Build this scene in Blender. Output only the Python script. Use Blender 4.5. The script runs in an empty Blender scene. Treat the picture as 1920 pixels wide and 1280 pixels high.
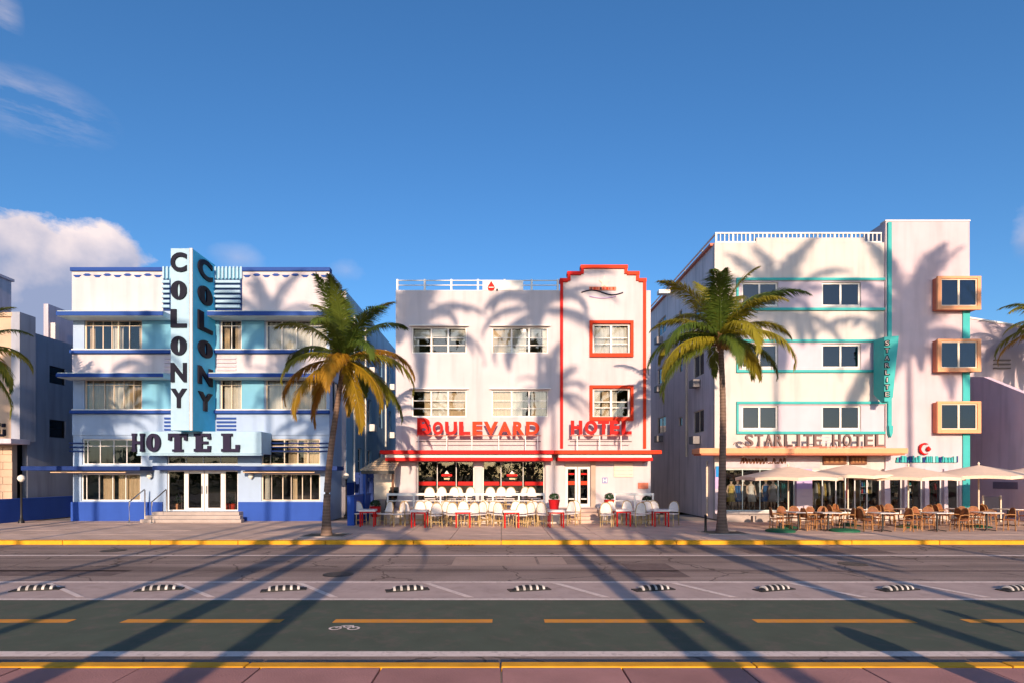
import bpy, bmesh, math, random
from mathutils import Vector, Matrix
random.seed(7)
R = math.radians
SC = bpy.context.scene
COL = SC.collection

# ------------------------------------------------------------------ camera
F = 1066.7            # focal length in photo pixels (1920 wide)
CX, HY, HC = 940.0, 890.0, 2.24
cam_d = bpy.data.cameras.new('camera'); cam = bpy.data.objects.new('camera', cam_d); COL.objects.link(cam)
cam.location = (0, 0, HC); cam.rotation_euler = (R(90), 0, 0)
cam_d.sensor_width = 36; cam_d.lens = F/1920*36
cam_d.shift_x = (960-CX)/1920; cam_d.shift_y = (HY-640)/1920
cam_d.clip_end = 3000; cam_d.clip_start = 0.05
SC.camera = cam

# ------------------------------------------------------------------ light
SUN_EL = R(14.5); SUN_DX = -0.033        # rays travel to +y, drifting slightly to -x
w = bpy.data.worlds.new('World'); SC.world = w; w.use_nodes = True
nt = w.node_tree; N = nt.nodes; L = nt.links
for n in list(N): N.remove(n)
out = N.new('ShaderNodeOutputWorld'); bg = N.new('ShaderNodeBackground'); L.new(bg.outputs[0], out.inputs[0])
bg.inputs['Strength'].default_value = 0.12
sky = N.new('ShaderNodeTexSky'); sky.sky_type = 'NISHITA'; sky.sun_disc = False
sky.sun_elevation = SUN_EL; sky.sun_rotation = math.pi - math.atan(SUN_DX)*-1
sky.altitude = 0; sky.air_density = 1.0; sky.dust_density = 1.3; sky.ozone_density = 5.0
def nn(t, **k):
    n = N.new(t)
    for a, b in k.items(): setattr(n, a, b)
    return n
def mth(op, a, b=None, clamp=False):
    n = nn('ShaderNodeMath', operation=op); n.use_clamp = clamp
    for i, v in enumerate((a, b)):
        if v is None: continue
        if isinstance(v, (int, float)): n.inputs[i].default_value = v
        else: L.new(v, n.inputs[i])
    return n.outputs[0]
tc = nn('ShaderNodeTexCoord'); sep = nn('ShaderNodeSeparateXYZ'); L.new(tc.outputs['Generated'], sep.inputs[0])
dx, dy, dz = sep.outputs
az = mth('ARCTAN2', dx, dy)
hyp = mth('SQRT', mth('ADD', mth('MULTIPLY', dx, dx), mth('MULTIPLY', dy, dy)))
el = mth('ARCTAN2', dz, hyp)
nz = nn('ShaderNodeTexNoise'); nz.inputs['Scale'].default_value = 9.0; nz.inputs['Detail'].default_value = 10; nz.inputs['Roughness'].default_value = 0.60
mp = nn('ShaderNodeMapping'); mp.inputs['Scale'].default_value = (1, 1, 1.6); L.new(tc.outputs['Generated'], mp.inputs[0]); L.new(mp.outputs[0], nz.inputs[0])
nzv = nz.outputs[0]
def blob(px, py, rx, ry):
    u = (px-CX)/F; v = (HY-py)/F
    a0 = math.atan(u); e0 = math.atan(v*math.cos(a0))
    sa = rx/F*math.cos(a0)**2; se = ry/F*math.cos(a0)
    a = mth('DIVIDE', mth('SUBTRACT', az, a0), sa); e = mth('DIVIDE', mth('SUBTRACT', el, e0), se)
    d = mth('SQRT', mth('ADD', mth('MULTIPLY', a, a), mth('MULTIPLY', e, e)))
    return mth('SUBTRACT', 1.0, d)
def cloud(px, py, rx, ry, amp, soft, dens):
    b = blob(px, py, rx, ry)
    s = mth('ADD', b, mth('MULTIPLY', mth('SUBTRACT', nzv, 0.5), amp))
    return mth('MULTIPLY', mth('DIVIDE', s, soft, True), dens, True)
cl = cloud(50, 525, 235, 125, 1.9, 0.22, 0.97)
for a in ((185, 500, 125, 88, 1.9, 0.25, .94), (-150, 540, 300, 190, 2.4, .4, .95), (445, 482, 55, 28, 1.4, 1.1, .30),
          (650, 508, 45, 22, 2.0, 1.1, .25), (1925, 450, 45, 60, 2.6, 1.0, .6), (2150, 520, 200, 90, 2.6, .6, .8)):
    cl = mth('MAXIMUM', cl, cloud(*a))
# thin wind-drawn wisps, upper left
nz3 = nn('ShaderNodeTexNoise'); nz3.inputs['Scale'].default_value = 5.0; nz3.inputs['Detail'].default_value = 9; nz3.inputs['Roughness'].default_value = .62
mp3 = nn('ShaderNodeMapping'); mp3.inputs['Scale'].default_value = (1.2, 1.2, 5.5); mp3.inputs['Rotation'].default_value = (0, .30, 0); L.new(tc.outputs['Generated'], mp3.inputs[0]); L.new(mp3.outputs[0], nz3.inputs[0])
wsp = mth('DIVIDE', mth('SUBTRACT', nz3.outputs[0], .42), .30, True)
for a in ((60, 200, 190, 62), (-10, 25, 60, 70)):
    cl = mth('MAXIMUM', cl, mth('MULTIPLY', mth('MULTIPLY', mth('DIVIDE', blob(*a), .6, True), wsp), .36))
# scattered fair-weather clouds all round, low over the horizon, outside the frame
bel = mth('MULTIPLY', mth('DIVIDE', mth('SUBTRACT', nzv, 0.60), 0.10, True), mth('LESS_THAN', dy, 0.15))
cl = mth('MAXIMUM', cl, mth('MULTIPLY', bel, 0.5))
# cloud colour: warm sunlit body, slate blue underside
nz2 = nn('ShaderNodeTexNoise'); nz2.inputs['Scale'].default_value = 13; nz2.inputs['Detail'].default_value = 5
L.new(tc.outputs['Generated'], nz2.inputs[0])
h = mth('ADD', mth('MULTIPLY', mth('SUBTRACT', el, 0.285), 9.0), mth('MULTIPLY', mth('SUBTRACT', nz2.outputs[0], 0.5), 2.2), False)
h = mth('ADD', h, 0.30, True)
cmix = nn('ShaderNodeMix', data_type='RGBA'); L.new(h, cmix.inputs['Factor'])
cmix.inputs[6].default_value = (1.7, 2.0, 3.0, 1); cmix.inputs[7].default_value = (5.6, 4.7, 4.5, 1)
smix = nn('ShaderNodeMix', data_type='RGBA'); L.new(cl, smix.inputs['Factor'])
hsv = nn('ShaderNodeHueSaturation'); hsv.inputs['Saturation'].default_value = 1.09; hsv.inputs['Value'].default_value = 1.0
L.new(sky.outputs[0], hsv.inputs['Color'])
L.new(hsv.outputs[0], smix.inputs[6]); L.new(cmix.outputs[2], smix.inputs[7]); L.new(smix.outputs[2], bg.inputs['Color'])

sun_d = bpy.data.lights.new('sun', 'SUN'); sun = bpy.data.objects.new('sun', sun_d); COL.objects.link(sun)
sun_d.energy = 3.8; sun_d.angle = R(0.55); sun_d.color = (1.0, 0.74, 0.53)
tv = Vector((SUN_DX, 1.0, -math.tan(SUN_EL))).normalized()
sun.rotation_euler = tv.to_track_quat('-Z', 'Y').to_euler(); sun.location = (2, -40, 20)

SC.view_settings.view_transform = 'Standard'; SC.view_settings.look = 'None'
SC.view_settings.exposure = 0.7; SC.view_settings.gamma = 1.0; SC.view_settings.use_curve_mapping = False
SC.render.engine = 'CYCLES'; SC.cycles.use_denoising = True
SC.cycles.max_bounces = 8; SC.cycles.diffuse_bounces = 4; SC.cycles.transparent_max_bounces = 24
SC.cycles.caustics_reflective = False; SC.cycles.caustics_refractive = False

# ------------------------------------------------------------------ materials
def s2l(*c):
    o = []
    for x in c:
        x /= 255.0
        o.append(x/12.92 if x <= .04045 else ((x+.055)/1.055)**2.4)
    return tuple(o)
MATS = {}
def mat(name, col, rough=.6, var=.08, scale=2.5, bump=.0, bscale=60, metal=0, spec=.4, rand=0.0, streak=0.0, dirt=None):
    if name in MATS: return MATS[name]
    m = bpy.data.materials.new(name); m.use_nodes = True
    nt = m.node_tree; p = nt.nodes['Principled BSDF']
    p.inputs['Roughness'].default_value = rough; p.inputs['Metallic'].default_value = metal
    p.inputs['Specular IOR Level'].default_value = spec
    tc = nt.nodes.new('ShaderNodeTexCoord'); mp = nt.nodes.new('ShaderNodeMapping'); nt.links.new(tc.outputs['Object'], mp.inputs[0])
    n1 = nt.nodes.new('ShaderNodeTexNoise'); n1.inputs['Scale'].default_value = scale; n1.inputs['Detail'].default_value = 6
    nt.links.new(mp.outputs[0], n1.inputs[0])
    mr = nt.nodes.new('ShaderNodeMapRange'); mr.inputs[1].default_value = .3; mr.inputs[2].default_value = .7
    mr.inputs[3].default_value = 1-var; mr.inputs[4].default_value = 1+var*.6
    nt.links.new(n1.outputs[0], mr.inputs[0])
    val = mr.outputs[0]
    if streak:
        mp2 = nt.nodes.new('ShaderNodeMapping'); mp2.inputs['Scale'].default_value = (1.5, 1.5, .14); nt.links.new(tc.outputs['Object'], mp2.inputs[0])
        n3 = nt.nodes.new('ShaderNodeTexNoise'); n3.inputs['Scale'].default_value = 1.6; n3.inputs['Detail'].default_value = 5; nt.links.new(mp2.outputs[0], n3.inputs[0])
        m3 = nt.nodes.new('ShaderNodeMapRange'); m3.inputs[1].default_value = .48; m3.inputs[2].default_value = .75; m3.inputs[3].default_value = 1; m3.inputs[4].default_value = 1-streak
        nt.links.new(n3.outputs[0], m3.inputs[0])
        mu = nt.nodes.new('ShaderNodeMath'); mu.operation = 'MULTIPLY'; nt.links.new(val, mu.inputs[0]); nt.links.new(m3.outputs[0], mu.inputs[1]); val = mu.outputs[0]
    if rand:
        oi = nt.nodes.new('ShaderNodeObjectInfo'); m4 = nt.nodes.new('ShaderNodeMapRange'); m4.inputs[3].default_value = 1-rand; m4.inputs[4].default_value = 1+rand
        nt.links.new(oi.outputs['Random'], m4.inputs[0])
        mu = nt.nodes.new('ShaderNodeMath'); mu.operation = 'MULTIPLY'; nt.links.new(val, mu.inputs[0]); nt.links.new(m4.outputs[0], mu.inputs[1]); val = mu.outputs[0]
    vm = nt.nodes.new('ShaderNodeVectorMath'); vm.operation = 'SCALE'; vm.inputs[0].default_value = col[:3]; nt.links.new(val, vm.inputs['Scale'])
    nt.links.new(vm.outputs[0], p.inputs['Base Color'])
    if bump:
        n2 = nt.nodes.new('ShaderNodeTexNoise'); n2.inputs['Scale'].default_value = bscale; n2.inputs['Detail'].default_value = 4; nt.links.new(mp.outputs[0], n2.inputs[0])
        b = nt.nodes.new('ShaderNodeBump'); b.inputs['Strength'].default_value = bump; b.inputs['Distance'].default_value = .02
        nt.links.new(n2.outputs[0], b.inputs['Height']); nt.links.new(b.outputs[0], p.inputs['Normal'])
    MATS[name] = m
    return m
def stucco(name, col, streak=.10, var=.05): return mat(name, col, .85, var*1.5, .8, .25, 55, spec=.2, streak=streak*1.5)
def paint(name, col, rough=.45): return mat(name, col, max(rough, .6), .07, 3, .05, 80, spec=.16)
def glass(name, tint=(.86, .88, .88), refl=.01):
    m = bpy.data.materials.new(name); m.use_nodes = True; nt = m.node_tree
    for n in list(nt.nodes): nt.nodes.remove(n)
    o = nt.nodes.new('ShaderNodeOutputMaterial'); t = nt.nodes.new('ShaderNodeBsdfTransparent'); t.inputs[0].default_value = (*tint, 1)
    g = nt.nodes.new('ShaderNodeBsdfGlossy'); g.inputs['Roughness'].default_value = .015
    nz = nt.nodes.new('ShaderNodeTexNoise'); nz.inputs['Scale'].default_value = 1.3; tcx = nt.nodes.new('ShaderNodeTexCoord'); nt.links.new(tcx.outputs['Object'], nz.inputs[0])
    b = nt.nodes.new('ShaderNodeBump'); b.inputs['Strength'].default_value = .06; b.inputs['Distance'].default_value = .05; nt.links.new(nz.outputs[0], b.inputs['Height']); nt.links.new(b.outputs[0], g.inputs['Normal'])
    f = nt.nodes.new('ShaderNodeFresnel'); f.inputs[0].default_value = 1.5
    a = nt.nodes.new('ShaderNodeMath'); a.operation = 'ADD'; a.inputs[1].default_value = refl; a.use_clamp = True; nt.links.new(f.outputs[0], a.inputs[0])
    mx = nt.nodes.new('ShaderNodeMixShader'); nt.links.new(a.outputs[0], mx.inputs[0]); nt.links.new(t.outputs[0], mx.inputs[1]); nt.links.new(g.outputs[0], mx.inputs[2])
    nt.links.new(mx.outputs[0], o.inputs[0]); MATS[name] = m; return m
def leaf(name, col, col2, trans=.35):
    m = bpy.data.materials.new(name); m.use_nodes = True; nt = m.node_tree; p = nt.nodes['Principled BSDF']; o = nt.nodes['Material Output']
    tcx = nt.nodes.new('ShaderNodeTexCoord'); nz = nt.nodes.new('ShaderNodeTexNoise'); nz.inputs['Scale'].default_value = 2.2; nz.inputs['Detail'].default_value = 4
    nt.links.new(tcx.outputs['Object'], nz.inputs[0])
    oi = nt.nodes.new('ShaderNodeObjectInfo')
    ad = nt.nodes.new('ShaderNodeMath'); ad.operation = 'ADD'; nt.links.new(nz.outputs[0], ad.inputs[0]); nt.links.new(oi.outputs['Random'], ad.inputs[1])
    mr = nt.nodes.new('ShaderNodeMapRange'); mr.inputs[1].default_value = .5; mr.inputs[2].default_value = 1.5; nt.links.new(ad.outputs[0], mr.inputs[0])
    mx = nt.nodes.new('ShaderNodeMix'); mx.data_type = 'RGBA'; mx.inputs[6].default_value = (*col, 1); mx.inputs[7].default_value = (*col2, 1); nt.links.new(mr.outputs[0], mx.inputs['Factor'])
    nt.links.new(mx.outputs[2], p.inputs['Base Color']); p.inputs['Roughness'].default_value = .5; p.inputs['Specular IOR Level'].default_value = .3
    tr = nt.nodes.new('ShaderNodeBsdfTranslucent'); nt.links.new(mx.outputs[2], tr.inputs[0])
    ms = nt.nodes.new('ShaderNodeMixShader'); ms.inputs[0].default_value = trans; nt.links.new(p.outputs[0], ms.inputs[1]); nt.links.new(tr.outputs[0], ms.inputs[2])
    nt.links.new(ms.outputs[0], o.inputs[0]); MATS[name] = m; return m

# ------------------------------------------------------------------ mesh helpers
W = {}     # world location of every parent
class MB:
    def __init__(s): s.v = []; s.f = []
    def add(s, vs, fs):
        o = len(s.v); s.v += [tuple(a) for a in vs]; s.f += [tuple(i+o for i in f) for f in fs]; return s
    def box(s, x0, x1, y0, y1, z0, z1):
        x0, x1 = min(x0, x1), max(x0, x1); y0, y1 = min(y0, y1), max(y0, y1); z0, z1 = min(z0, z1), max(z0, z1)
        return s.add([(x0,y0,z0),(x1,y0,z0),(x1,y1,z0),(x0,y1,z0),(x0,y0,z1),(x1,y0,z1),(x1,y1,z1),(x0,y1,z1)],
                     [(0,3,2,1),(4,5,6,7),(0,1,5,4),(1,2,6,5),(2,3,7,6),(3,0,4,7)])
    def quad(s, a, b, c, d): return s.add([a, b, c, d], [(0,1,2,3)])
    def prism(s, poly, y0, y1):            # polygon in x,z extruded along y
        n = len(poly)
        vs = [(x, y0, z) for x, z in poly]+[(x, y1, z) for x, z in poly]
        fs = [tuple(range(n)), tuple(range(2*n-1, n-1, -1))]+[(i, i+n, (i+1) % n+n, (i+1) % n) for i in range(n)]
        return s.add(vs, fs)
    def prismz(s, poly, z0, z1):
        n = len(poly)
        vs = [(x, y, z0) for x, y in poly]+[(x, y, z1) for x, y in poly]
        fs = [tuple(range(n-1, -1, -1)), tuple(range(n, 2*n))]+[(i, (i+1) % n, (i+1) % n+n, i+n) for i in range(n)]
        return s.add(vs, fs)
    def tube(s, pts, r, n=8):
        pts = [Vector(p) for p in pts]; k = len(pts)
        rr = r if isinstance(r, (list, tuple)) else [r]*k
        vs = []; fs = []
        up = Vector((0, 0, 1))
        for i, p in enumerate(pts):
            t = (pts[min(i+1, k-1)]-pts[max(i-1, 0)]).normalized()
            a = t.cross(up)
            if a.length < .05: a = t.cross(Vector((0, 1, 0)))
            a.normalize(); b = a.cross(t)
            for j in range(n):
                q = 2*math.pi*j/n
                vs.append(p+(a*math.cos(q)+b*math.sin(q))*rr[i])
        for i in range(k-1):
            for j in range(n):
                fs.append((i*n+j, i*n+(j+1) % n, (i+1)*n+(j+1) % n, (i+1)*n+j))
        fs.append(tuple(range(n-1, -1, -1))); fs.append(tuple((k-1)*n+j for j in range(n)))
        return s.add(vs, fs)
    def lathe(s, cx, cy, prof, n=16, sx=1, sy=1):
        vs = []; fs = []; k = len(prof)
        for r, z in prof:
            for j in range(n):
                q = 2*math.pi*j/n; vs.append((cx+r*sx*math.cos(q), cy+r*sy*math.sin(q), z))
        for i in range(k-1):
            for j in range(n): fs.append((i*n+j, i*n+(j+1) % n, (i+1)*n+(j+1) % n, (i+1)*n+j))
        fs.append(tuple(range(n-1, -1, -1))); fs.append(tuple((k-1)*n+j for j in range(n)))
        return s.add(vs, fs)
    def build(s, name, m, parent=None, smooth=False, bev=0, loc=None):
        off = Vector(W.get(parent.name, (0, 0, 0))) if parent else Vector(loc or (0, 0, 0))
        me = bpy.data.meshes.new(name); me.from_pydata([tuple(Vector(a)-off) for a in s.v], [], s.f)
        bm = bmesh.new(); bm.from_mesh(me)
        bmesh.ops.recalc_face_normals(bm, faces=bm.faces)
        if bev:
            ed = [e for e in bm.edges if e.is_manifold and e.calc_face_angle(0) > .6]
            if ed: bmesh.ops.bevel(bm, geom=ed, offset=bev, segments=2, affect='EDGES', profile=.6, clamp_overlap=True)
        if smooth:
            for f in bm.faces: f.smooth = True
        bm.to_mesh(me); bm.free()
        me.materials.append(m)
        if smooth: me.set_sharp_from_angle(angle=R(40))
        o = bpy.data.objects.new(name, me); COL.objects.link(o)
        if parent: o.parent = parent
        else: o.location = off
        W[o.name] = tuple(off)
        return o
def tag(o, label=None, cat=None, group=None, kind=None):
    if label: o['label'] = label
    if cat: o['category'] = cat
    if group: o['group'] = group
    if kind: o['kind'] = kind
    return o
def thing(name, label, cat, loc=(0,0,0), group=None):
    o = bpy.data.objects.new(name, None); COL.objects.link(o); o.location = loc; o.empty_display_size = .3
    W[o.name] = tuple(loc); return tag(o, label, cat, group)
KIDS = {}
def copy_tree(o, parent=None):
    c = o.copy(); COL.objects.link(c); c.parent = parent
    for ch in kids(o): copy_tree(ch, c)
    return c
def kids(o): return [x for x in ALL() if x.parent == o]
def ALL(): return list(COL.objects)
class Proto:
    """a finished thing that is copied with all its parts; tree recorded once"""
    def __init__(s, root):
        s.root = root; s.used = False
        s.tree = s.rec(root)
    def rec(s, o): return (o, [s.rec(c) for c in o.children])
    def cp(s, node, parent):
        c = node[0].copy(); COL.objects.link(c); c.parent = parent
        for k in node[1]: s.cp(k, c)
        return c
    def place(s, loc, rz, label, group, scale=1):
        o = s.root if not s.used else s.cp(s.tree, None)
        s.used = True
        o.location = loc; o.rotation_euler = (0, 0, rz); o.scale = (scale,)*3
        o['label'] = label; o['group'] = group
        return o
def fx(px, Y): return (px-CX)*Y/F
def fz(py, Y): return HC+(HY-py)*Y/F

def holed(mb, x0, x1, z0, z1, y, th, holes, axis='y'):
    """wall slab with rectangular openings; axis 'y': faces -y at y, 'x': runs along y (x is the plane)"""
    xs = sorted({x0, x1, *[h[0] for h in holes], *[h[1] for h in holes]}); zs = sorted({z0, z1, *[h[2] for h in holes], *[h[3] for h in holes]})
    xs = [a for a in xs if x0 <= a <= x1]; zs = [a for a in zs if z0 <= a <= z1]
    def solid(i, j):
        if i < 0 or j < 0 or i >= len(xs)-1 or j >= len(zs)-1: return False
        cx = (xs[i]+xs[i+1])/2; cz = (zs[j]+zs[j+1])/2
        return not any(h[0] < cx < h[1] and h[2] < cz < h[3] for h in holes)
    P = (lambda a, d, z: (a, y+d, z)) if axis == 'y' else (lambda a, d, z: (y+d, a, z))
    idx = {}
    vs = []; fs = []
    def V(i, k, j):
        if (i, k, j) not in idx: idx[(i, k, j)] = len(vs); vs.append(P(xs[i], th if k else 0, zs[j]))
        return idx[(i, k, j)]
    for i in range(len(xs)-1):
        for j in range(len(zs)-1):
            if not solid(i, j): continue
            fs.append((V(i,0,j), V(i+1,0,j), V(i+1,0,j+1), V(i,0,j+1)))
            fs.append((V(i,1,j), V(i,1,j+1), V(i+1,1,j+1), V(i+1,1,j)))
            if not solid(i-1, j): fs.append((V(i,0,j), V(i,0,j+1), V(i,1,j+1), V(i,1,j)))
            if not solid(i+1, j): fs.append((V(i+1,0,j), V(i+1,1,j), V(i+1,1,j+1), V(i+1,0,j+1)))
            if not solid(i, j-1): fs.append((V(i,0,j), V(i,1,j), V(i+1,1,j), V(i+1,0,j)))
            if not solid(i, j+1): fs.append((V(i,0,j+1), V(i+1,0,j+1), V(i+1,1,j+1), V(i,1,j+1)))
    mb.add(vs, fs); return mb

def curtain_mb(x0, x1, z0, z1, y, amp=.035, per=.22, seed=0):
    rr = random.Random(seed); mb = MB(); n = max(6, int((x1-x0)/.04)); top = []; bot = []
    ph = rr.random()*6
    for i in range(n+1):
        x = x0+(x1-x0)*i/n
        yy = y+amp*math.sin(ph+2*math.pi*(x-x0)/per+.8*math.sin(x*3.1+ph))
        top.append((x, yy, z1)); bot.append((x+.01*math.sin(i*1.3), yy*1.0+.012*math.sin(i*.7+ph), z0))
    k = len(top)
    return mb.add(top+bot, [(i, i+1, k+i+1, k+i) for i in range(k-1)])

def window(parent, x0, x1, z0, z1, y, cols, rows=(0, 1), fw=.05, fm=None, gm=None, curtain=None, dep=.06, seed=0, name='window', thick=()):
    """framed window whose outer frame stands at y (front), panes 2 cm behind; cols/rows are fractions of the opening"""
    mb = MB(); b = .0
    mb.box(x0, x0+fw, y, y+dep, z0, z1); mb.box(x1-fw, x1, y, y+dep, z0, z1)
    mb.box(x0+fw, x1-fw, y, y+dep, z0, z0+fw); mb.box(x0+fw, x1-fw, y, y+dep, z1-fw, z1)
    ix0, ix1, iz0, iz1 = x0+fw, x1-fw, z0+fw, z1-fw
    X = [ix0+(ix1-ix0)*c for c in cols]; Z = [iz0+(iz1-iz0)*r for r in rows]
    mw = fw*.62
    for i, xx in enumerate(X[1:-1]):
        q = mw*(1.9 if (i+1) in thick else 1)
        mb.box(xx-q/2, xx+q/2, y+.004, y+dep-.004, iz0, iz1)
    for zz in Z[1:-1]:
        for i in range(len(X)-1):
            mb.box(X[i]+mw/2, X[i+1]-mw/2, y+.008, y+dep-.008, zz-mw*.4, zz+mw*.4)
    wn = mb.build(name, fm, parent)
    for i in range(len(X)-1):
        for j in range(len(Z)-1):
            MB().box(X[i]+mw/2, X[i+1]-mw/2, y+.025, y+.031, Z[j]+mw*.35, Z[j+1]-mw*.35).build('pane', gm, wn)
    if curtain:
        for k, (a, c, m) in enumerate(curtain):
            curtain_mb(ix0+(ix1-ix0)*a, ix0+(ix1-ix0)*c, iz0+.01, iz1-.01, y+.22, seed=seed+k).build('curtain', m, wn, smooth=True)
    return wn

def letter_mesh(ch, offset=.02):
    cu = bpy.data.curves.new('letter', 'FONT'); cu.body = ch; cu.size = 1; cu.extrude = .5; cu.offset = offset; cu.resolution_u = 5
    o = bpy.data.objects.new('letter', cu); COL.objects.link(o)
    dg = bpy.context.evaluated_depsgraph_get(); me = bpy.data.meshes.new_from_object(o.evaluated_get(dg))
    bpy.data.objects.remove(o); bpy.data.curves.remove(cu)
    vs = [v.co.copy() for v in me.vertices]; fs = [tuple(p.vertices) for p in me.polygons]; bpy.data.meshes.remove(me)
    xs = [v.x for v in vs]; ys = [v.y for v in vs]; zs = [v.z for v in vs]
    x0, x1, y0, y1, z0, z1 = min(xs), max(xs), min(ys), max(ys), min(zs), max(zs)
    return [((v.x-x0)/(x1-x0), (v.z-z0)/(z1-z0), (v.y-y0)/(y1-y0)) for v in vs], fs
LC = {}
def ring(a, n=36):
    """fat O with a narrow slit: outer and inner ellipses"""
    vs = []; fs = []
    for k, yy in ((0, 1.0), (1, 0.0)):
        for j in range(n):
            q = 2*math.pi*j/n; vs.append((.5+.5*math.cos(q), yy, .5+.5*math.sin(q)))
        for j in range(n):
            q = 2*math.pi*j/n; vs.append((.5+a[0]*math.cos(q), yy, .5+a[1]*math.sin(q)))
    for j in range(n):
        i = (j+1) % n
        fs += [(j, i, n+i, n+j), (2*n+j, 3*n+j, 3*n+i, 2*n+i), (j, 2*n+j, 2*n+i, i), (n+j, n+i, 3*n+i, 3*n+j)]
    return vs, fs
def slab(ch):
    B = {'H': [(0,.34,0,.14),(0,.34,.86,1),(.66,1,0,.14),(.66,1,.86,1),(.04,.30,.14,.86),(.70,.96,.14,.86),(.30,.70,.42,.58)],
         'T': [(.22,.78,0,.13),(.33,.67,.13,.82),(0,1,.82,1),(0,.16,.62,.82),(.84,1,.62,.82)],
         'E': [(0,.92,0,.16),(.1,.46,.16,.84),(0,.92,.84,1),(.46,.78,.43,.57),(.76,.94,.16,.32),(.76,.94,.68,.84)],
         'L': [(0,.95,0,.16),(.1,.48,.16,.87),(0,.58,.87,1),(.76,.97,.16,.38)]}[ch]
    mb = MB()
    for a, b, c, d in B: mb.box(a, b, 0, 1, c, d)
    return mb.v, mb.f
def letter(parent, ch, x0, x1, z0, z1, y0, y1, m, style='sans', off=.025, name='letter', plane='y', xp=0):
    key = (ch, style, off)
    if key not in LC:
        if style in ('deco', 'slab') and ch == 'O': LC[key] = ring((.09, .36) if style == 'deco' else (.12, .34))
        elif style == 'slab': LC[key] = slab(ch)
        else: LC[key] = letter_mesh(ch, off)
    if ch == 'I': xm_ = (x0+x1)/2; wd_ = (z1-z0)*.11; x0, x1 = xm_-wd_, xm_+wd_
    vs, fs = LC[key]; mb = MB()
    if plane == 'y': mb.add([(x0+(x1-x0)*a, y1+(y0-y1)*b, z0+(z1-z0)*c) for a, b, c in vs], fs)
    else: mb.add([(xp+(y1-y0)*b, x0+(x1-x0)*a, z0+(z1-z0)*c) for a, b, c in vs], fs)   # on an x plane, reading along +y
    return mb.build(name, m, parent)

# colours
white = stucco('white_stucco', (.63, .60, .60))
boul_white = stucco('boulevard_white', (.585, .535, .56), .10)
col_wall = stucco('pale_blue_stucco', (.36, .475, .65), .08)
col_white = stucco('colony_white', (.585, .54, .575), .10)
col_panel = stucco('sky_blue_stucco', (.17, .42, .58), .06)
col_side = stucco('blue_side_stucco', (.30, .50, .68), .16)
cobalt = paint('cobalt_paint', (.022, .07, .29))
base_blue = stucco('base_blue', (.03, .085, .38), .05)
navy = paint('navy_paint', (.012, .035, .16))
sign_blue = paint('sign_blue', (.09, .56, .84))
sign_white = paint('sign_white', (.36, .54, .68))
black_let = paint('black_letter', (.008, .009, .022), .35)
purple_let = paint('plum_letter', (.018, .014, .042), .35)
frame_white = paint('frame_white', (.80, .78, .74))
frame_cream = paint('frame_cream', (.78, .66, .52))
frame_teal = paint('frame_tealwhite', (.62, .74, .72))
red = paint('red_paint', (.60, .010, .008), .4)
orange_red = paint('orange_red_paint', (.70, .045, .010), .45)
turq = paint('turquoise_paint', (.06, .43, .42), .5)
pink_wall = stucco('pink_stucco', (.59, .485, .525), .10)
cream_wall = stucco('cream_stucco', (.60, .555, .53), .11)
lilac_band = stucco('lilac_stucco', (.57, .49, .56), .04)
lilac = stucco('lilac_pillar', (.52, .38, .62), .05)
peach = paint('peach_paint', (.80, .37, .19), .5)
salmon = paint('salmon_paint', (.66, .20, .12), .5)
tan_stone = stucco('tan_stone', (.56, .41, .30), .12, .14)
grey_side = stucco('grey_side', (.36, .385, .46), .2)
lav_wall = stucco('lavender_stucco', (.60, .54, .62), .2)
concrete = mat('concrete', (.42, .36, .33), .9, .16, 1.2, .3, 40, spec=.2, rand=.06)
slab_pink = mat('pink_concrete', (.44, .22, .20), .9, .16, 1.6, .35, 45, spec=.2, rand=.10)
slab_warm = mat('warm_concrete', (.60, .44, .36), .9, .18, 1.3, .3, 45, spec=.2, rand=.09)
kerb_y = mat('yellow_kerb', (.78, .36, .012), .7, .16, 4, .2, 50, spec=.3, rand=.05)
kerb_g = mat('kerb_grey', (.33, .30, .28), .9, .15, 3, .3, 40, spec=.2)
steel = mat('brushed_steel', (.55, .55, .55), .35, .08, 4, metal=1)
wood_b = mat('wood_brown', (.20, .075, .03), .6, .3, 5, .1, 40)
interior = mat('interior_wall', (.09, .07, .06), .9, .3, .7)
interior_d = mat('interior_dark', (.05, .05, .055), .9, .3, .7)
cur_tan = mat('curtain_tan', (.68, .50, .32), .9, .12, 3, rand=.1)
cur_white = mat('curtain_white', (.78, .72, .64), .9, .08, 3, rand=.06)
cur_dark = mat('curtain_dark', (.16, .11, .07), .9, .12, 3)
gl = glass('window_glass'); gl_d = glass('tinted_glass', (.45, .5, .52), .03); gl_b = glass('blue_glass', (.20, .27, .38), .05)
warm_tube = bpy.data.materials.new('warm_tube'); warm_tube.use_nodes = True
warm_tube.node_tree.nodes['Principled BSDF'].inputs['Base Color'].default_value = (.85, .62, .42, 1)
roof_grey = mat('roof_grey', (.30, .29, .29), .9, .15, 1)
globe_m = paint('lamp_globe', (.85, .80, .70), .3)
iron = mat('black_iron', (.015, .015, .017), .45, .1, 5)
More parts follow.
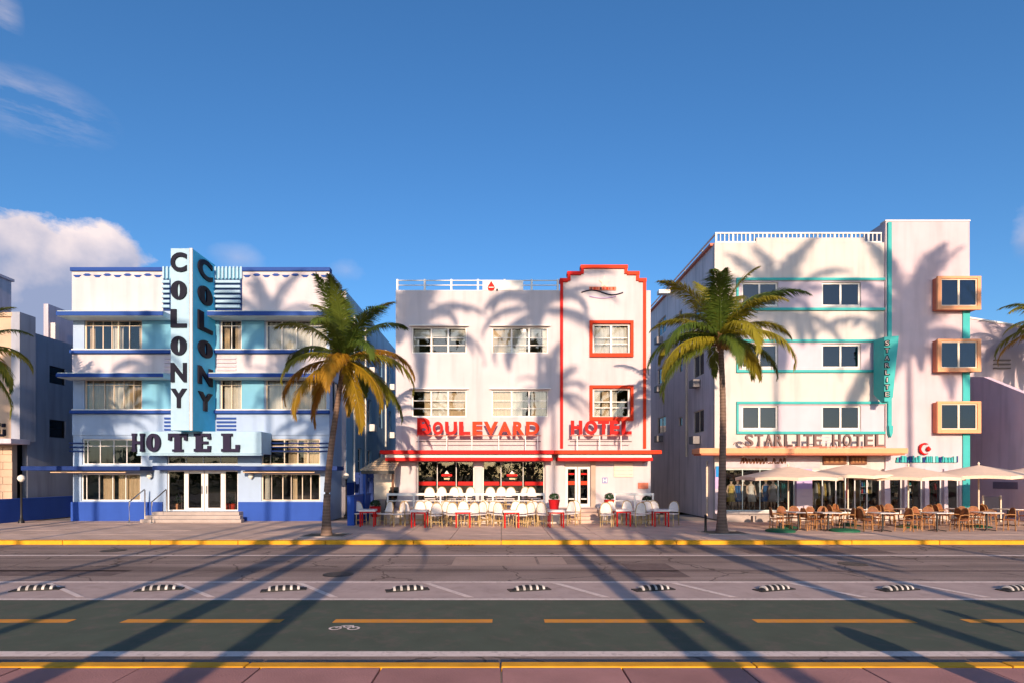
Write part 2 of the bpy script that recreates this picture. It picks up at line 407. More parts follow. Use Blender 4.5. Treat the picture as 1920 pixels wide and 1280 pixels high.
# ================================================================== the setting
GX = 34.0
def sheet(name, x0, x1, y0, y1, z, m, th=.0):
    o = MB().quad((x0,y0,z),(x1,y0,z),(x1,y1,z),(x0,y1,z)).build(name, m); tag(o, kind='structure'); return o
def asphalt_mat():
    m = mat('asphalt', (.30, .228, .20), .9, .18, .55, .5, 120, spec=.12); nt = m.node_tree
    p = nt.nodes['Principled BSDF']; vm = p.inputs['Base Color'].links[0].from_node
    tc = nt.nodes.new('ShaderNodeTexCoord')
    mp = nt.nodes.new('ShaderNodeMapping'); mp.inputs['Scale'].default_value = (.06, 1.5, 1); nt.links.new(tc.outputs['Object'], mp.inputs[0])
    n = nt.nodes.new('ShaderNodeTexNoise'); n.inputs['Scale'].default_value = 1.1; n.inputs['Detail'].default_value = 5; nt.links.new(mp.outputs[0], n.inputs[0])
    r = nt.nodes.new('ShaderNodeMapRange'); r.inputs[1].default_value = .32; r.inputs[2].default_value = .68; r.inputs[3].default_value = .70; r.inputs[4].default_value = 1.28
    nt.links.new(n.outputs[0], r.inputs[0])
    n2 = nt.nodes.new('ShaderNodeTexNoise'); n2.inputs['Scale'].default_value = 90; n2.inputs['Detail'].default_value = 2; nt.links.new(tc.outputs['Object'], n2.inputs[0])
    r2 = nt.nodes.new('ShaderNodeMapRange'); r2.inputs[1].default_value = .35; r2.inputs[2].default_value = .65; r2.inputs[3].default_value = .8; r2.inputs[4].default_value = 1.2; nt.links.new(n2.outputs[0], r2.inputs[0])
    mu = nt.nodes.new('ShaderNodeMath'); mu.operation = 'MULTIPLY'; nt.links.new(r.outputs[0], mu.inputs[0]); nt.links.new(r2.outputs[0], mu.inputs[1])
    v2 = nt.nodes.new('ShaderNodeVectorMath'); v2.operation = 'SCALE'; nt.links.new(vm.outputs[0], v2.inputs[0]); nt.links.new(mu.outputs[0], v2.inputs['Scale'])
    # hairline cracks and tar-sealed joints
    n3 = nt.nodes.new('ShaderNodeTexNoise'); n3.inputs['Scale'].default_value = 1.2; n3.inputs['Detail'].default_value = 4; nt.links.new(tc.outputs['Object'], n3.inputs[0])
    va = nt.nodes.new('ShaderNodeVectorMath'); va.operation = 'MULTIPLY_ADD'; va.inputs[1].default_value = (.9, .9, .9); nt.links.new(n3.outputs[1], va.inputs[0]); nt.links.new(tc.outputs['Object'], va.inputs[2])
    vo = nt.nodes.new('ShaderNodeTexVoronoi'); vo.feature = 'DISTANCE_TO_EDGE'; vo.inputs['Scale'].default_value = .38; nt.links.new(va.outputs[0], vo.inputs[0])
    c1 = nt.nodes.new('ShaderNodeMapRange'); c1.inputs[1].default_value = .004; c1.inputs[2].default_value = .012; c1.inputs[3].default_value = .5; c1.inputs[4].default_value = 1; nt.links.new(vo.outputs[0], c1.inputs[0])
    v3 = nt.nodes.new('ShaderNodeVectorMath'); v3.operation = 'SCALE'; nt.links.new(v2.outputs[0], v3.inputs[0]); nt.links.new(c1.outputs[0], v3.inputs['Scale'])
    nt.links.new(v3.outputs[0], p.inputs['Base Color']); return m
asph = asphalt_mat()
def worn(name, col, wear=.5, under=(.28, .21, .18), scale=9):
    m = mat(name, col, .85, .1, 2, .25, 90, spec=.12); nt = m.node_tree; p = nt.nodes['Principled BSDF']; vm = p.inputs['Base Color'].links[0].from_node
    tc = nt.nodes.new('ShaderNodeTexCoord'); n = nt.nodes.new('ShaderNodeTexNoise'); n.inputs['Scale'].default_value = scale; n.inputs['Detail'].default_value = 7; n.inputs['Roughness'].default_value = .7
    nt.links.new(tc.outputs['Object'], n.inputs[0])
    r = nt.nodes.new('ShaderNodeMapRange'); r.inputs[1].default_value = .50; r.inputs[2].default_value = .66; r.inputs[3].default_value = 0; r.inputs[4].default_value = wear; nt.links.new(n.outputs[0], r.inputs[0])
    mx = nt.nodes.new('ShaderNodeMix'); mx.data_type = 'RGBA'; nt.links.new(r.outputs[0], mx.inputs['Factor']); nt.links.new(vm.outputs[0], mx.inputs[6]); mx.inputs[7].default_value = (*under, 1)
    nt.links.new(mx.outputs[2], p.inputs['Base Color']); return m
line_w = worn('line_white', (.80, .67, .61), .45); line_y = worn('line_yellow', (.72, .30, .05), .35)
green_lane = worn('green_lane', (.095, .115, .086), .55, (.16, .13, .11), 3)
buffer_m = worn('buffer_grey', (.50, .385, .35), .4, (.32, .24, .21), 3)
earth = mat('earth', (.13, .11, .08), .95, .2, .3)
sheet('ground', -900, 900, -900, 900, -.40, earth)
sheet('lawn', -90, 90, -80, -14.2, -.02, mat('lawn_green', (.05, .075, .02), .95, .3, .5, .4, 30))
RZ = -.13
sheet('road', -GX, GX, 6.75, 19.55, RZ, asph)
# concrete base courses under the slabs on both pavements
BF = 19.75
def pav(name, y0, y1, z): return tag(MB().box(-GX-2, GX+2, y0, y1, z-.22, z-.05).build(name, kerb_g), kind='structure')
side_far = pav('pavement_far', BF, 33, 0); side_near = pav('pavement_near', -14, 6.63, 0)
def slabs(parent, x0, nx, sx, y0, ny, sy, m, joint=.022):
    mb = MB().box(joint/2, sx-joint/2, joint/2, sy-joint/2, -.05, 0); proto = mb.build('slab', m, parent, bev=.006)
    for i in range(nx):
        for j in range(ny):
            o = proto if i == j == 0 else proto.copy()
            if o is not proto: COL.objects.link(o); o.parent = parent
            o.location = (x0+i*sx, y0+j*sy, random.uniform(-.004, .002)); o.rotation_euler = (random.uniform(-.0015, .0015), random.uniform(-.0015, .0015), 0)
slabs(side_far, -27, 30, 1.8, BF+.03, 5, 1.66, slab_warm)
slabs(side_near, -12.6, 18, 1.4, 3.82, 2, 1.405, slab_pink)
# park lawn far behind the camera's pavement is only ground; kerbs as units
def kerb(name, y0, y1, m, x0, n, ln):
    st = tag(MB().box(-GX, GX, y0+.03, y1-.03, -.30, RZ-.02).build(name, kerb_g), kind='structure')
    pr = MB().box(0, ln-.018, y0, y1, RZ-.05, .004).build('kerb_stone', m, st, bev=.02)
    for i in range(n):
        o = pr if i == 0 else pr.copy()
        if i: COL.objects.link(o); o.parent = st
        o.location = (x0+i*ln, random.uniform(-.006, .006), random.uniform(-.003, .003))
kerb('kerb_far', 19.45, BF+.01, kerb_y, -27, 18, 3.0)
kerb('kerb_near', 6.65, 6.83, kerb_y, -12, 8, 3.0)
# markings: sheets 4 mm apart
def strip(name, x0, x1, y0, y1, m, lift): return sheet(name, x0, x1, y0, y1, RZ+lift, m)
strip('buffer_lane', -GX, GX, 10.95, 12.55, buffer_m, .004)
strip('bike_lane', -GX, GX, 7.66, 10.78, green_lane, .004)
strip('edge_line', -GX, GX, 16.72, 16.90, line_w, .004)
strip('lane_line_far', -GX, GX, 12.52, 12.68, line_w, .008)
strip('lane_line_near', -GX, GX, 10.78, 10.92, line_w, .008)
strip('kerb_line', -GX, GX, 7.42, 7.64, line_w, .008)
dash_mesh = None
for i, x in enumerate([fx(232, 9.23)+k*3.412 for k in range(-6, 9)]):
    if dash_mesh is None:
        d0 = strip('lane_dash', 0, 2.57, 9.12, 9.34, line_y, .008); dash_mesh = d0
    o = d0 if i == 0 else d0.copy()
    if i: COL.objects.link(o)
    o.location = (x, 0, 0)
hb = []
for px0, px1 in ((330, 395), (560, 625), (798, 880), (1040, 1135), (1262, 1375), (1480, 1620), (1700, 1850), (90, 150)):
    xa = fx(px0, 12.45); xb = fx(px1, 11.0)
    tag(MB().quad((xa-.06, 12.45, RZ+.012), (xb-.06, 11.0, RZ+.012), (xb+.10, 11.0, RZ+.012), (xa+.10, 12.45, RZ+.012)).build('hatch_line', line_w), kind='structure')
# bicycle symbol on the bike lane
bx0, by0 = fx(652, 8.9), 8.78
bm_ = MB()
def ring_flat(mb, cx, cy, r, w_, n=20):
    for j in range(n):
        a = 2*math.pi*j/n; b = 2*math.pi*(j+1)/n
        mb.quad((cx+r*math.cos(a), cy+r*math.sin(a), RZ+.012), (cx+r*math.cos(b), cy+r*math.sin(b), RZ+.012), (cx+(r-w_)*math.cos(b), cy+(r-w_)*math.sin(b), RZ+.012), (cx+(r-w_)*math.cos(a), cy+(r-w_)*math.sin(a), RZ+.012))
ring_flat(bm_, bx0-.16, by0, .10, .035); ring_flat(bm_, bx0+.12, by0, .10, .035)
for a, b in (((-.16, .0), (-.06, .14)), ((-.06, .14), (.07, .14)), ((.07, .16), (.12, .0)), ((-.06, .12), (-.02, .02)), ((-.02, .02), (.07, .13))):
    d = Vector((b[0]-a[0], b[1]-a[1])).normalized(); n_ = Vector((-d.y, d.x))*.016
    bm_.quad(*[(bx0+q[0], by0+q[1], RZ+.016) for q in ((a[0]+n_.x, a[1]+n_.y), (b[0]+n_.x, b[1]+n_.y), (b[0]-n_.x, b[1]-n_.y), (a[0]-n_.x, a[1]-n_.y))])
tag(bm_.build('bicycle_marking', line_w), kind='structure')
# repair patches, painted pools of window-reflected sun, and iron covers in the carriageway
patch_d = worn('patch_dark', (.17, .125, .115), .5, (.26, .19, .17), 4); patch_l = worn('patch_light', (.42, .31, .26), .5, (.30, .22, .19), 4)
for xa, xb, ya, yb_, m_ in ((fx(850, 15.6), fx(1005, 15.6), 14.9, 16.5, patch_l), (fx(1010, 15.6), fx(1060, 15.6), 15.1, 16.45, patch_l), (-13.5, -9.2, 13.4, 14.3, patch_d), (7.5, 12.0, 17.2, 18.6, patch_d), (-5.2, -2.6, 17.3, 18.9, patch_l), (-34, 34, 14.02, 14.16, patch_d), (3.2, 4.4, 13.2, 15.3, patch_d)):  # leading pale pair: sun reflected off windows, painted onto the road
    sheet('repair_or_sun_patch', xa, xb, ya, yb_, RZ+.004, m_)
for x, y, lb in ((-3.9, 13.6, 'round iron cover in the road before the white hotel'), (9.4, 15.2, 'round iron cover in the road before the cream hotel'), (-12.2, 17.9, 'round iron cover near the far kerb before the blue hotel')):
    t = thing('manhole_cover', lb, 'cover', (x, y, RZ), 'iron covers in the road')
    MB().lathe(x, y, [(.36, RZ+.002), (.36, RZ+.008), (.31, RZ+.009)], 24).build('frame', iron, t); MB().lathe(x, y, [(.30, RZ+.010), (.295, RZ+.013)], 24).build('lid', mat('cast_iron', (.07, .06, .055), .6, .3, 20, .4, 60), t)
MB_g = thing('drain_grate', 'slotted iron drain at the far kerb', 'drain', (-1.4, 19.3, RZ))
MB().box(-1.9, -.9, 19.1, 19.42, RZ+.002, RZ+.006).build('frame', iron, MB_g)
for k in range(8): MB().box(-1.85+k*.12, -1.79+k*.12, 19.13, 19.39, RZ+.007, RZ+.014).build('slot_bar', mat('cast_iron', (.07, .06, .055), .6, .3, 20, .4, 60), MB_g)

# ================================================================== blue and white hotel, left
Y1 = 28.0
X = lambda p: fx(p, Y1); Z = lambda p: fz(p, Y1)
CL, CR = X(137), X(618)
T = thing('hotel_building', 'pale blue and white deco hotel with tall vertical letter pylon over its door', 'building', ((CL+CR)/2, Y1, 0))
ztop = Z(508)
wins = []   # (px0,px1,py0,py1)
holes = [(158,266,600,656),(158,266,710,768),(154,265,822,870),(152,263,887,938),(413,453,600,656),(413,453,710,768),(498,612,600,656),(498,612,710,768),
         (490,600,822,870),(490,600,887,938),(313,446,853,869),(313,446,881,957)]
H = [(X(a), X(b), Z(d), Z(c)) for a, b, c, d in holes]
holed(MB(), CL, CR, 0, ztop, Y1, .22, H).build('wall', col_wall, T)
# side and back walls, roof, floors (upper storeys of the right side step out beyond the corner bay)
sw = []
for (pya, pyb) in ((620, 660), (735, 780), (845, 880)):
    for yy in (32.6, 35.0, 38.2, 41.5):
        zc = fz((pya+pyb)/2, 32); sw.append((yy, yy+1.0, zc-.75, zc+.75))
XS = X(618)
holed(MB(), Y1+.22, 30.2, 0, ztop, XS-.22, .22, [(28.5, 29.7, Z(656), Z(600)), (28.5, 29.7, Z(768), Z(710))], 'x').build('wall', col_wall, T)
holed(MB(), 30.2, 47, 0, ztop-.3, XS+.01, .22, sw, 'x').build('side_wall', col_side, T)
MB().box(XS-.24, XS+.21, 30.12, 30.198, 0.02, ztop-.32).build('corner_strip', col_white, T)
MB().box(CL, CL+.22, Y1+.22, 47, 0, ztop-.3).build('side_wall', col_side, T)
MB().box(CL+.22, XS, 46.8, 47, 0, ztop-.3).build('back_wall', col_side, T)
MB().box(CL+.23, XS-.03, Y1+.23, 46.7, ztop-.7, ztop-.5).build('roof', roof_grey, T)
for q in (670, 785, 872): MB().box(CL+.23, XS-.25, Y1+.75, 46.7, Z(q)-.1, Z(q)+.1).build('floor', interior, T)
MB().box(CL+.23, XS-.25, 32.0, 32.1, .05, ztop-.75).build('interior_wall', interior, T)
for yy in (32.6, 35.0, 38.2, 41.5):
    for (pya, pyb) in ((620, 660), (735, 780), (845, 880)):
        zc = fz((pya+pyb)/2, 32)
        mb = MB(); mb.box(XS+.05, XS+.11, yy, yy+.06, zc-.75, zc+.75); mb.box(XS+.05, XS+.11, yy+.94, yy+1.0, zc-.75, zc+.75)
        mb.box(XS+.05, XS+.11, yy+.06, yy+.94, zc-.75, zc-.69); mb.box(XS+.05, XS+.11, yy+.06, yy+.94, zc+.69, zc+.75); mb.box(XS+.055, XS+.105, yy+.06, yy+.94, zc-.03, zc+.03)
        wn = mb.build('window', frame_white, T)
        for k in (0, 1): MB().box(XS+.07, XS+.076, yy+.06, yy+.94, zc-.69+k*.72, zc-.03+k*.72).build('pane', gl_d, wn)
        if yy in (35.0, 41.5): MB().box(XS+.16, XS+.62, yy+.15, yy+.85, zc-1.25, zc-.82).build('air_conditioner', frame_white, T, bev=.02)
for yy in (31.6, 34.2, 40.2):
    MB().tube([(XS+.29, yy, .3), (XS+.29, yy, ztop-1.2)], .05, 8).build('downpipe', frame_white, T, smooth=True)
# parapet panels, caps and zigzag frieze
for a, b in ((137, 307), (455, 618)):
    MB().box(X(a)-.02, X(b), Y1-.05, Y1-.002, Z(583), Z(510)).build('parapet_panel', col_white, T)
    MB().box(X(a)-.06, X(b)+.05, Y1-.14, Y1+.25, Z(510), Z(503)).build('cap', cobalt, T, bev=.02)
    n = 9; wd = (X(b)-X(a))/n
    for k in range(n):
        xa = X(a)+k*wd; z0, z1 = Z(521), Z(514); zm = (z0+z1)/2
        up = k % 2
        poly = [(xa+.04, zm+.02), (xa+wd*.32, z1 if up else zm+.02), (xa+wd*.68, z1 if up else zm+.02), (xa+wd-.04, zm+.02), (xa+wd*.68, zm-.03 if up else z0), (xa+wd*.32, zm-.03 if up else z0)]
        MB().prism(poly, Y1-.075, Y1-.052).build('frieze_motif', cobalt, T)
# centre bay fins
MB().box(X(307), X(455), Y1-.05, Y1-.002, Z(525), Z(503)).build('grille_back', col_panel, T)
for k in range(22):
    p = 308+k*6.9
    if 330 < p < 398: continue
    MB().box(X(p), X(p+3.2), Y1-.16, Y1-.052, Z(524), Z(502)).build('fin', sign_white, T)
MB().box(X(307), X(455), Y1-.05, Y1-.002, Z(583), Z(525.4)).build('grille_back', navy, T)
for k in range(6):
    p = 528+k*9.2
    for a, b in ((307, 322), (404, 453)):
        MB().box(X(a), X(b), Y1-.2, Y1-.052, Z(p+5), Z(p)).build('louvre', sign_white, T, bev=.01)
# eyebrows: pale slab with cobalt fascia
def eyebrow(pa, pb, py0, py1, proj, m=cobalt, x0=None, x1=None):
    xa = X(pa) if x0 is None else x0; xb = X(pb) if x1 is None else x1
    z0 = HC+(HY-py1)*(Y1-proj)/F; z1 = HC+(HY-py0)*(Y1-proj)/F
    e = MB().box(xa, xb, Y1-proj+.03, Y1-.004, z0-.02, z1+.04).build('eyebrow', frame_teal, T, bev=.015)
    MB().box(xa-.02, xb+.02, Y1-proj-.02, Y1-proj+.026, z0, z1).build('fascia', m, e, bev=.008)
eyebrow(137, 324, 584, 592, .85, x0=CL-.15); eyebrow(404, 618, 584, 592, .85, x1=XS+.25)
eyebrow(137, 324, 699, 706, .85, x0=CL-.15); eyebrow(404, 618, 699, 706, .85, x1=XS+.25)
# the second step of each eyebrow (sill lines)
for a, b in ((137, 324), (404, 618)):
    for py in (657, 769):
        s_ = MB().box(X(a)-.03, X(b)+.03, Y1-.22, Y1-.004, Z(py+6), Z(py)).build('sill', cobalt, T, bev=.02)
        MB().box(X(a), X(b), Y1-.12, Y1-.004, Z(py-.3), Z(py-2.5)).build('sill', frame_white, T)
    for py0, py1, q in ((664, 699, col_white), (776, 815, col_wall)):
        MB().box(X(a)-.012, X(b)-.005, Y1-.045, Y1-.002, Z(py1), Z(py0)).build('spandrel_panel', q, T)
for a, b, c, d in ((268, 314, 600, 656), (268, 314, 710, 768), (454, 496, 600, 656), (454, 496, 710, 768), (404, 412, 594, 656), (404, 412, 707, 768), (314, 324, 600, 656), (314, 324, 708, 768)):
    MB().box(X(a), X(b), Y1-.06, Y1-.002, Z(d), Z(c)).build('blue_panel', col_panel, T)
for py in (678, 790):
    for (a, b) in ((310, 323), (408, 444)):
        for k in range(4): MB().box(X(a), X(b), Y1-.10, Y1-.047, Z(py-8+k*7+3.5), Z(py-8+k*7)).build('louvre', lilac_band if py < 700 else cobalt, T)
# windows
c8 = (0, .10, .27, .45, .55, .66, .83, 1)
def cw(a, b, c, d, cols, rows=(0, 1), cur=None, sd=0, fm=frame_cream, th=()):
    window(T, X(a), X(b), Z(d), Z(c), Y1+.07, cols, rows, .06, fm, gl, cur, seed=sd, thick=th)
cw(158, 266, 600, 656, (0, .12, .30, .46, .58, .78, 1), (0, .84, 1), [(0, .1, cur_tan), (.40, .62, cur_white), (.9, 1, cur_tan)], 1, th=(4,))
cw(158, 266, 710, 768, (0, .12, .33, .5, .68, .86, 1), (0, .84, 1), [(0, .42, cur_tan), (.4, .75, cur_white), (.72, 1, cur_tan)], 5)
cw(413, 453, 600, 656, (0, .5, 1), (0, .84, 1), [(0, .3, cur_tan), (.6, 1, cur_tan)], 9, frame_white)
cw(413, 453, 710, 768, (0, .5, 1), (0, .84, 1), [(0, 1, cur_white)], 12)
cw(498, 612, 600, 656, (0, .25, .5, .75, 1), (0, .84, 1), [(0, .55, cur_white), (.5, 1, cur_white)], 14, frame_white)
cw(498, 612, 710, 768, (0, .25, .5, .75, 1), (0, .84, 1), [(0, .5, cur_white), (.5, 1, cur_tan)], 18)
cw(154, 265, 822, 870, (0, .06, .28, .52, .75, 1), (0, .75, 1), None, 0, frame_white)
cw(152, 263, 887, 938, (0, .06, .28, .52, .75, 1), (0, 1), [(.3, .5, cur_tan), (.58, .98, cur_tan)], 22, frame_white)
cw(490, 600, 822, 870, (0, .13, .38, .62, .8, 1), (0, .5, .75, 1), [(.42, .6, cur_tan), (.7, 1, cur_tan)], 25, frame_cream)
cw(490, 600, 887, 938, (0, .15, .35, .5, .7, .85, 1), (0, 1), [(0, .08, cur_white), (.5, .58, cur_tan)], 28, frame_cream)
# corner bay side windows
for c, d in ((600, 656), (710, 768)):
    mb = MB()
    for q in (28.5, 29.06, 29.64): mb.box(XS-.1, XS-.05, q, q+.06, Z(d), Z(c))
    wn = mb.build('window', frame_white, T)
    MB().box(XS-.08, XS-.074, 28.56, 29.64, Z(d), Z(c)).build('pane', gl_d, wn)
# blue plinth
for a, b in ((135, 305), (448, 618)): MB().box(X(a), X(b)+.02, Y1-.09, Y1-.003, 0, Z(940)).build('plinth', base_blue, T)
MB().box(XS+.232, XS+.30, 30.1, 47, 0, Z(905)).build('plinth', base_blue, T)
# bars beside the mezzanine windows
for a, b in ((134, 160), (486, 646)):
    for py in (830, 837.5, 845): MB().tube([(X(a), Y1-.12, Z(py)), (min(X(b), XS+.22), Y1-.12, Z(py))], .032, 6).build('bar', navy, T)
# ground floor canopies with cold-cathode tubes under them
def canopy(x0, x1, z0, z1, proj):
    e = MB().box(x0, x1, Y1-proj, Y1-.004, z0, z1).build('canopy', navy, T, bev=.02); return e
zc0, zc1 = HC+(HY-881)*26.9/F, HC+(HY-873)*26.9/F
canopy(CL-1.6, X(290), zc0, zc1, 1.15); canopy(X(460), XS+.7, zc0, zc1, 1.15); canopy(X(300), X(452), zc0+.02, zc1+.03, .62)
for a, b in ((95, 236), (456, 590)):
    MB().tube([(fx(a, 27.2), 27.2, zc0-.07), (fx(b, 27.2), 27.2, zc0-.07)], .045, 8).build('tube_lamp', warm_tube, T)
# pylon sign
PX0, PX1, PY = -15.02, -14.04, 25.9
pz0, pz1 = fz(806, PY), fz(467, PY)
py_ = MB().box(PX0, PX1, PY, Y1-.06, pz0, pz1).build('pylon', sign_blue, T, bev=.015)
MB().box(PX0-.01, PX1-.25, PY-.03, PY-.003, pz0, pz1+.01).build('face_panel', sign_white, py_)
MB().box(PX1-.235, PX1-.15, PY-.05, PY-.003, pz0, pz1+.01).build('edge_strip', sign_white, py_)
MB().box(PX1-.12, PX1-.0, PY-.06, PY-.003, pz0, pz1+.012).build('edge_strip', frame_white, py_)
for ch, a, b in zip('COLONY', (475, 528, 581, 631, 680, 728), (511, 563, 615, 666, 716, 764)):
    letter(py_, ch, fx(322, PY), fx(352, PY), fz(b, PY), fz(a, PY), PY-.11, PY-.032, black_let, 'deco', .035)
for ch, a, b in zip('COLONY', (487, 537, 587, 638, 688, 735), (524, 572, 622, 670, 721, 770)):
    ym = 26.85
    letter(py_, ch, 26.28, 27.55, fz(b, ym), fz(a, ym), 0, .08, black_let, 'deco', .035, plane='x', xp=PX1+.002)
# HOTEL fascia box over the door
HYf = 26.75
hx0, hx1 = fx(257, HYf), fx(490, HYf)
hb_ = MB().box(hx0, hx1, HYf, Y1-.06, fz(850, HYf), fz(808, HYf)).build('sign_box', sign_white, T, bev=.03)
for ch, a, b in zip('HOTEL', (250, 277, 318, 366, 417), (273, 303, 353, 399, 452)):
    letter(hb_, ch, fx(a, HYf), fx(b, HYf), fz(846, HYf), fz(812, HYf), HYf-.14, HYf-.004, purple_let, 'slab')
MB().box(hx0-.015, hx1+.015, HYf-.02, HYf+.2, fz(853, HYf), fz(850.4, HYf)).build('sign_lip', sign_white, T)
# entrance
window(T, X(313), X(446), Z(869), Z(853), Y1+.08, (0, .25, .5, .75, 1), (0, 1), .05, frame_white, gl, name='transom')
zb = Z(957)
window(T, X(313), X(346), zb, Z(881), Y1+.08, (0, 1), (0, 1), .06, frame_white, gl, name='side_light')
window(T, X(419), X(446), zb, Z(881), Y1+.08, (0, 1), (0, 1), .06, frame_white, gl, name='side_light')
for a, b in ((346.4, 382), (383, 418.6)):
    d_ = window(T, X(a), X(b), zb, Z(881), Y1+.06, (0, 1), (0, 1), .15, frame_white, gl_d, name='door')
    MB().tube([(X(b if a < 380 else a)+(-.1 if a < 380 else .1), Y1+.0, zb+.85), (X(b if a < 380 else a)+(-.1 if a < 380 else .1), Y1+.0, zb+1.25)], .02, 6).build('handle', steel, d_)
for k, (a, b, ya, z1) in enumerate(((262, 452, 26.75, .16), (272, 450, 27.1, .32), (285, 448, 27.45, zb-.01))):
    MB().box(fx(a, ya), fx(b, ya), ya, [27.09, 27.44, 27.985][k], 0.002, z1).build('step', concrete, T, bev=.02)
for p in (473, 284):     # wall lamps
    w_ = MB().lathe(X(p), Y1-.16, [(.02, Z(885)), (.11, Z(888)), (.12, Z(893)), (.03, Z(897))], 12).build('wall_lamp', globe_m, T, smooth=True)
    MB().box(X(p)-.05, X(p)+.05, Y1-.10, Y1-.003, Z(896), Z(886)).build('bracket', iron, w_)

# hand rails by the steps
def hand_rail(px, lab):
    x = fx(px, 26.6); t = thing('hand_rail', lab, 'railing', (x, 26.5, 0), 'hand rails beside the hotel steps')
    MB().tube([(x, 26.5, 0), (x, 26.5, 1.0), (x+.02, 26.6, 1.06), (x+.04, 27.55, 1.55), (x+.04, 27.6, 1.5), (x+.04, 27.6, .02)], .03, 8).build('rail', steel, t, smooth=True)
    MB().lathe(x, 26.5, [(.09, 0), (.09, .03), (.03, .05)], 10).build('base_plate', steel, t)
hand_rail(245, 'thin steel hand rail standing in front of the blue plinth left of the steps'); hand_rail(287, 'steel hand rail at the left end of the entrance steps')

# bag of orange flowers / display plants inside the door
def urn(px, py, Yp, col, lab):
    x = fx(px, Yp); zb_ = Z(957)-.0
    t = thing('potted_plant', lab, 'plant', (x, Yp, zb_)); 
    MB().lathe(x, Yp, [(.12, zb_), (.2, zb_+.05), (.24, zb_+.35), (.2, zb_+.38)], 12).build('pot', col, t, smooth=True)
    mb = MB(); rr = random.Random(px)
    for k in range(60):
        a = rr.random()*6.28; e = rr.uniform(.2, 1.4); l = rr.uniform(.2, .6); p0 = Vector((x, Yp, zb_+.38)); d = Vector((math.cos(a)*math.cos(e), math.sin(a)*math.cos(e), math.sin(e)))
        s_ = d.cross(Vector((0, 0, 1))).normalized()*.035; m_ = p0+d*l*.6; e_ = p0+d*l-Vector((0, 0, .05))
        mb.add([p0, m_+s_, e_, m_-s_], [(0, 1, 2, 3)])
    mb.build('foliage', MATS['leaf_shrub'], t)
# ================================================================== alley and neighbour on the far left
NX = -23.75
nb = thing('stone_clad_building', 'tan stone clad building with grey side wall cut by the left picture edge', 'building', (-26, 27.0, 0))
xf = NX-.0
# front: stone courses below, plain tan above
YN = 27.6
MB().box(-34, NX, YN+.06, YN+.3, 0, 9.9).build('wall', tan_stone, nb)
zr = [0.0]
while zr[-1] < 3.5: zr.append(zr[-1]+.36)
for j in range(len(zr)-1):
    xa = NX+.02-(.45 if j % 2 else 0)
    cuts = [NX+.02]+([xa] if j % 2 else [])
    while cuts[-1] > -27.5: cuts.append(cuts[-1]-.9)
    for k in range(len(cuts)-1):
        MB().box(cuts[k+1]+.006, cuts[k]-.006, YN-random.uniform(0, .02), YN+.058, zr[j]+.006, zr[j+1]-.006).build('stone', tan_stone, nb, bev=.008)
MB().box(-34, NX+.05, YN-.05, YN+.28, 9.9, 10.1).build('cap', tan_stone, nb, bev=.01)
MB().box(NX, NX+.42, YN-.04, YN+.9, 3.9, 10.12).build('fin_wall', grey_side, nb)
MB().box(-34, NX+.9, YN-1.1, YN-.01, 3.72, 3.95).build('canopy', lav_wall, nb, bev=.02)
MB().box(-34, -26.7, YN+.5, YN+3.4, 10.1, 12.75).build('roof_tower', lav_wall, nb)
MB().box(-34, -26.6, YN+.4, YN+3.5, 12.75, 12.9).build('cap', lav_wall, nb, bev=.02)
swn = [(29.9, 31.0, fz(720, 30.5), fz(688, 30.5)), (29.9, 31.0, fz(820, 30.5), fz(787, 30.5)), (32.4, 33.2, fz(728, 32.5), fz(708, 32.5)), (32.4, 33.2, fz(820, 32.5), fz(795, 32.5))]
holed(MB(), YN+.9, 44, 0, 9.45, NX, -.25, swn, 'x').build('side_wall', grey_side, nb)
MB().box(NX-1.35, NX-1.1, YN+3.6, 44, 9.4, 11.6).build('parapet', lav_wall, nb)
MB().box(NX-8, NX-.02, YN+.95, 44, 9.28, 9.38).build('roof', roof_grey, nb)
MB().box(NX-1.06, NX-.8, 31.3, 31.6, 9.38, 10.6).build('chimney', white, nb, bev=.02)
for y0, y1, z0, z1 in swn:
    mb = MB(); mb.box(NX-.12, NX-.06, y0, y0+.06, z0, z1); mb.box(NX-.12, NX-.06, y1-.06, y1, z0, z1); mb.box(NX-.12, NX-.06, y0+.06, y1-.06, z0, z0+.06); mb.box(NX-.12, NX-.06, y0+.06, y1-.06, z1-.06, z1); mb.box(NX-.115, NX-.065, y0+.06, y1-.06, (z0+z1)/2-.02, (z0+z1)/2+.02)
    wn = mb.build('window', iron, nb); MB().box(NX-.1, NX-.094, y0+.06, y1-.06, z0+.06, z1-.06).build('pane', gl_b, wn)
MB().box(NX-3, NX-2.9, YN+1, 43.5, .1, 9.2).build('interior_wall', interior_d, nb)
for a, b, c, d in ((-9, -1, 792, 799), (4, 9, 793, 800), (6, 9.5, 804, 816), (-2, 6, 813, 817), (-4, -1, 804, 813), (4, 11, 823, 829)):
    MB().box(fx(a, YN), fx(b, YN), YN-.05, YN+.058, fz(d, YN), fz(c, YN)).build('sign_mark', black_let, nb, bev=.01)
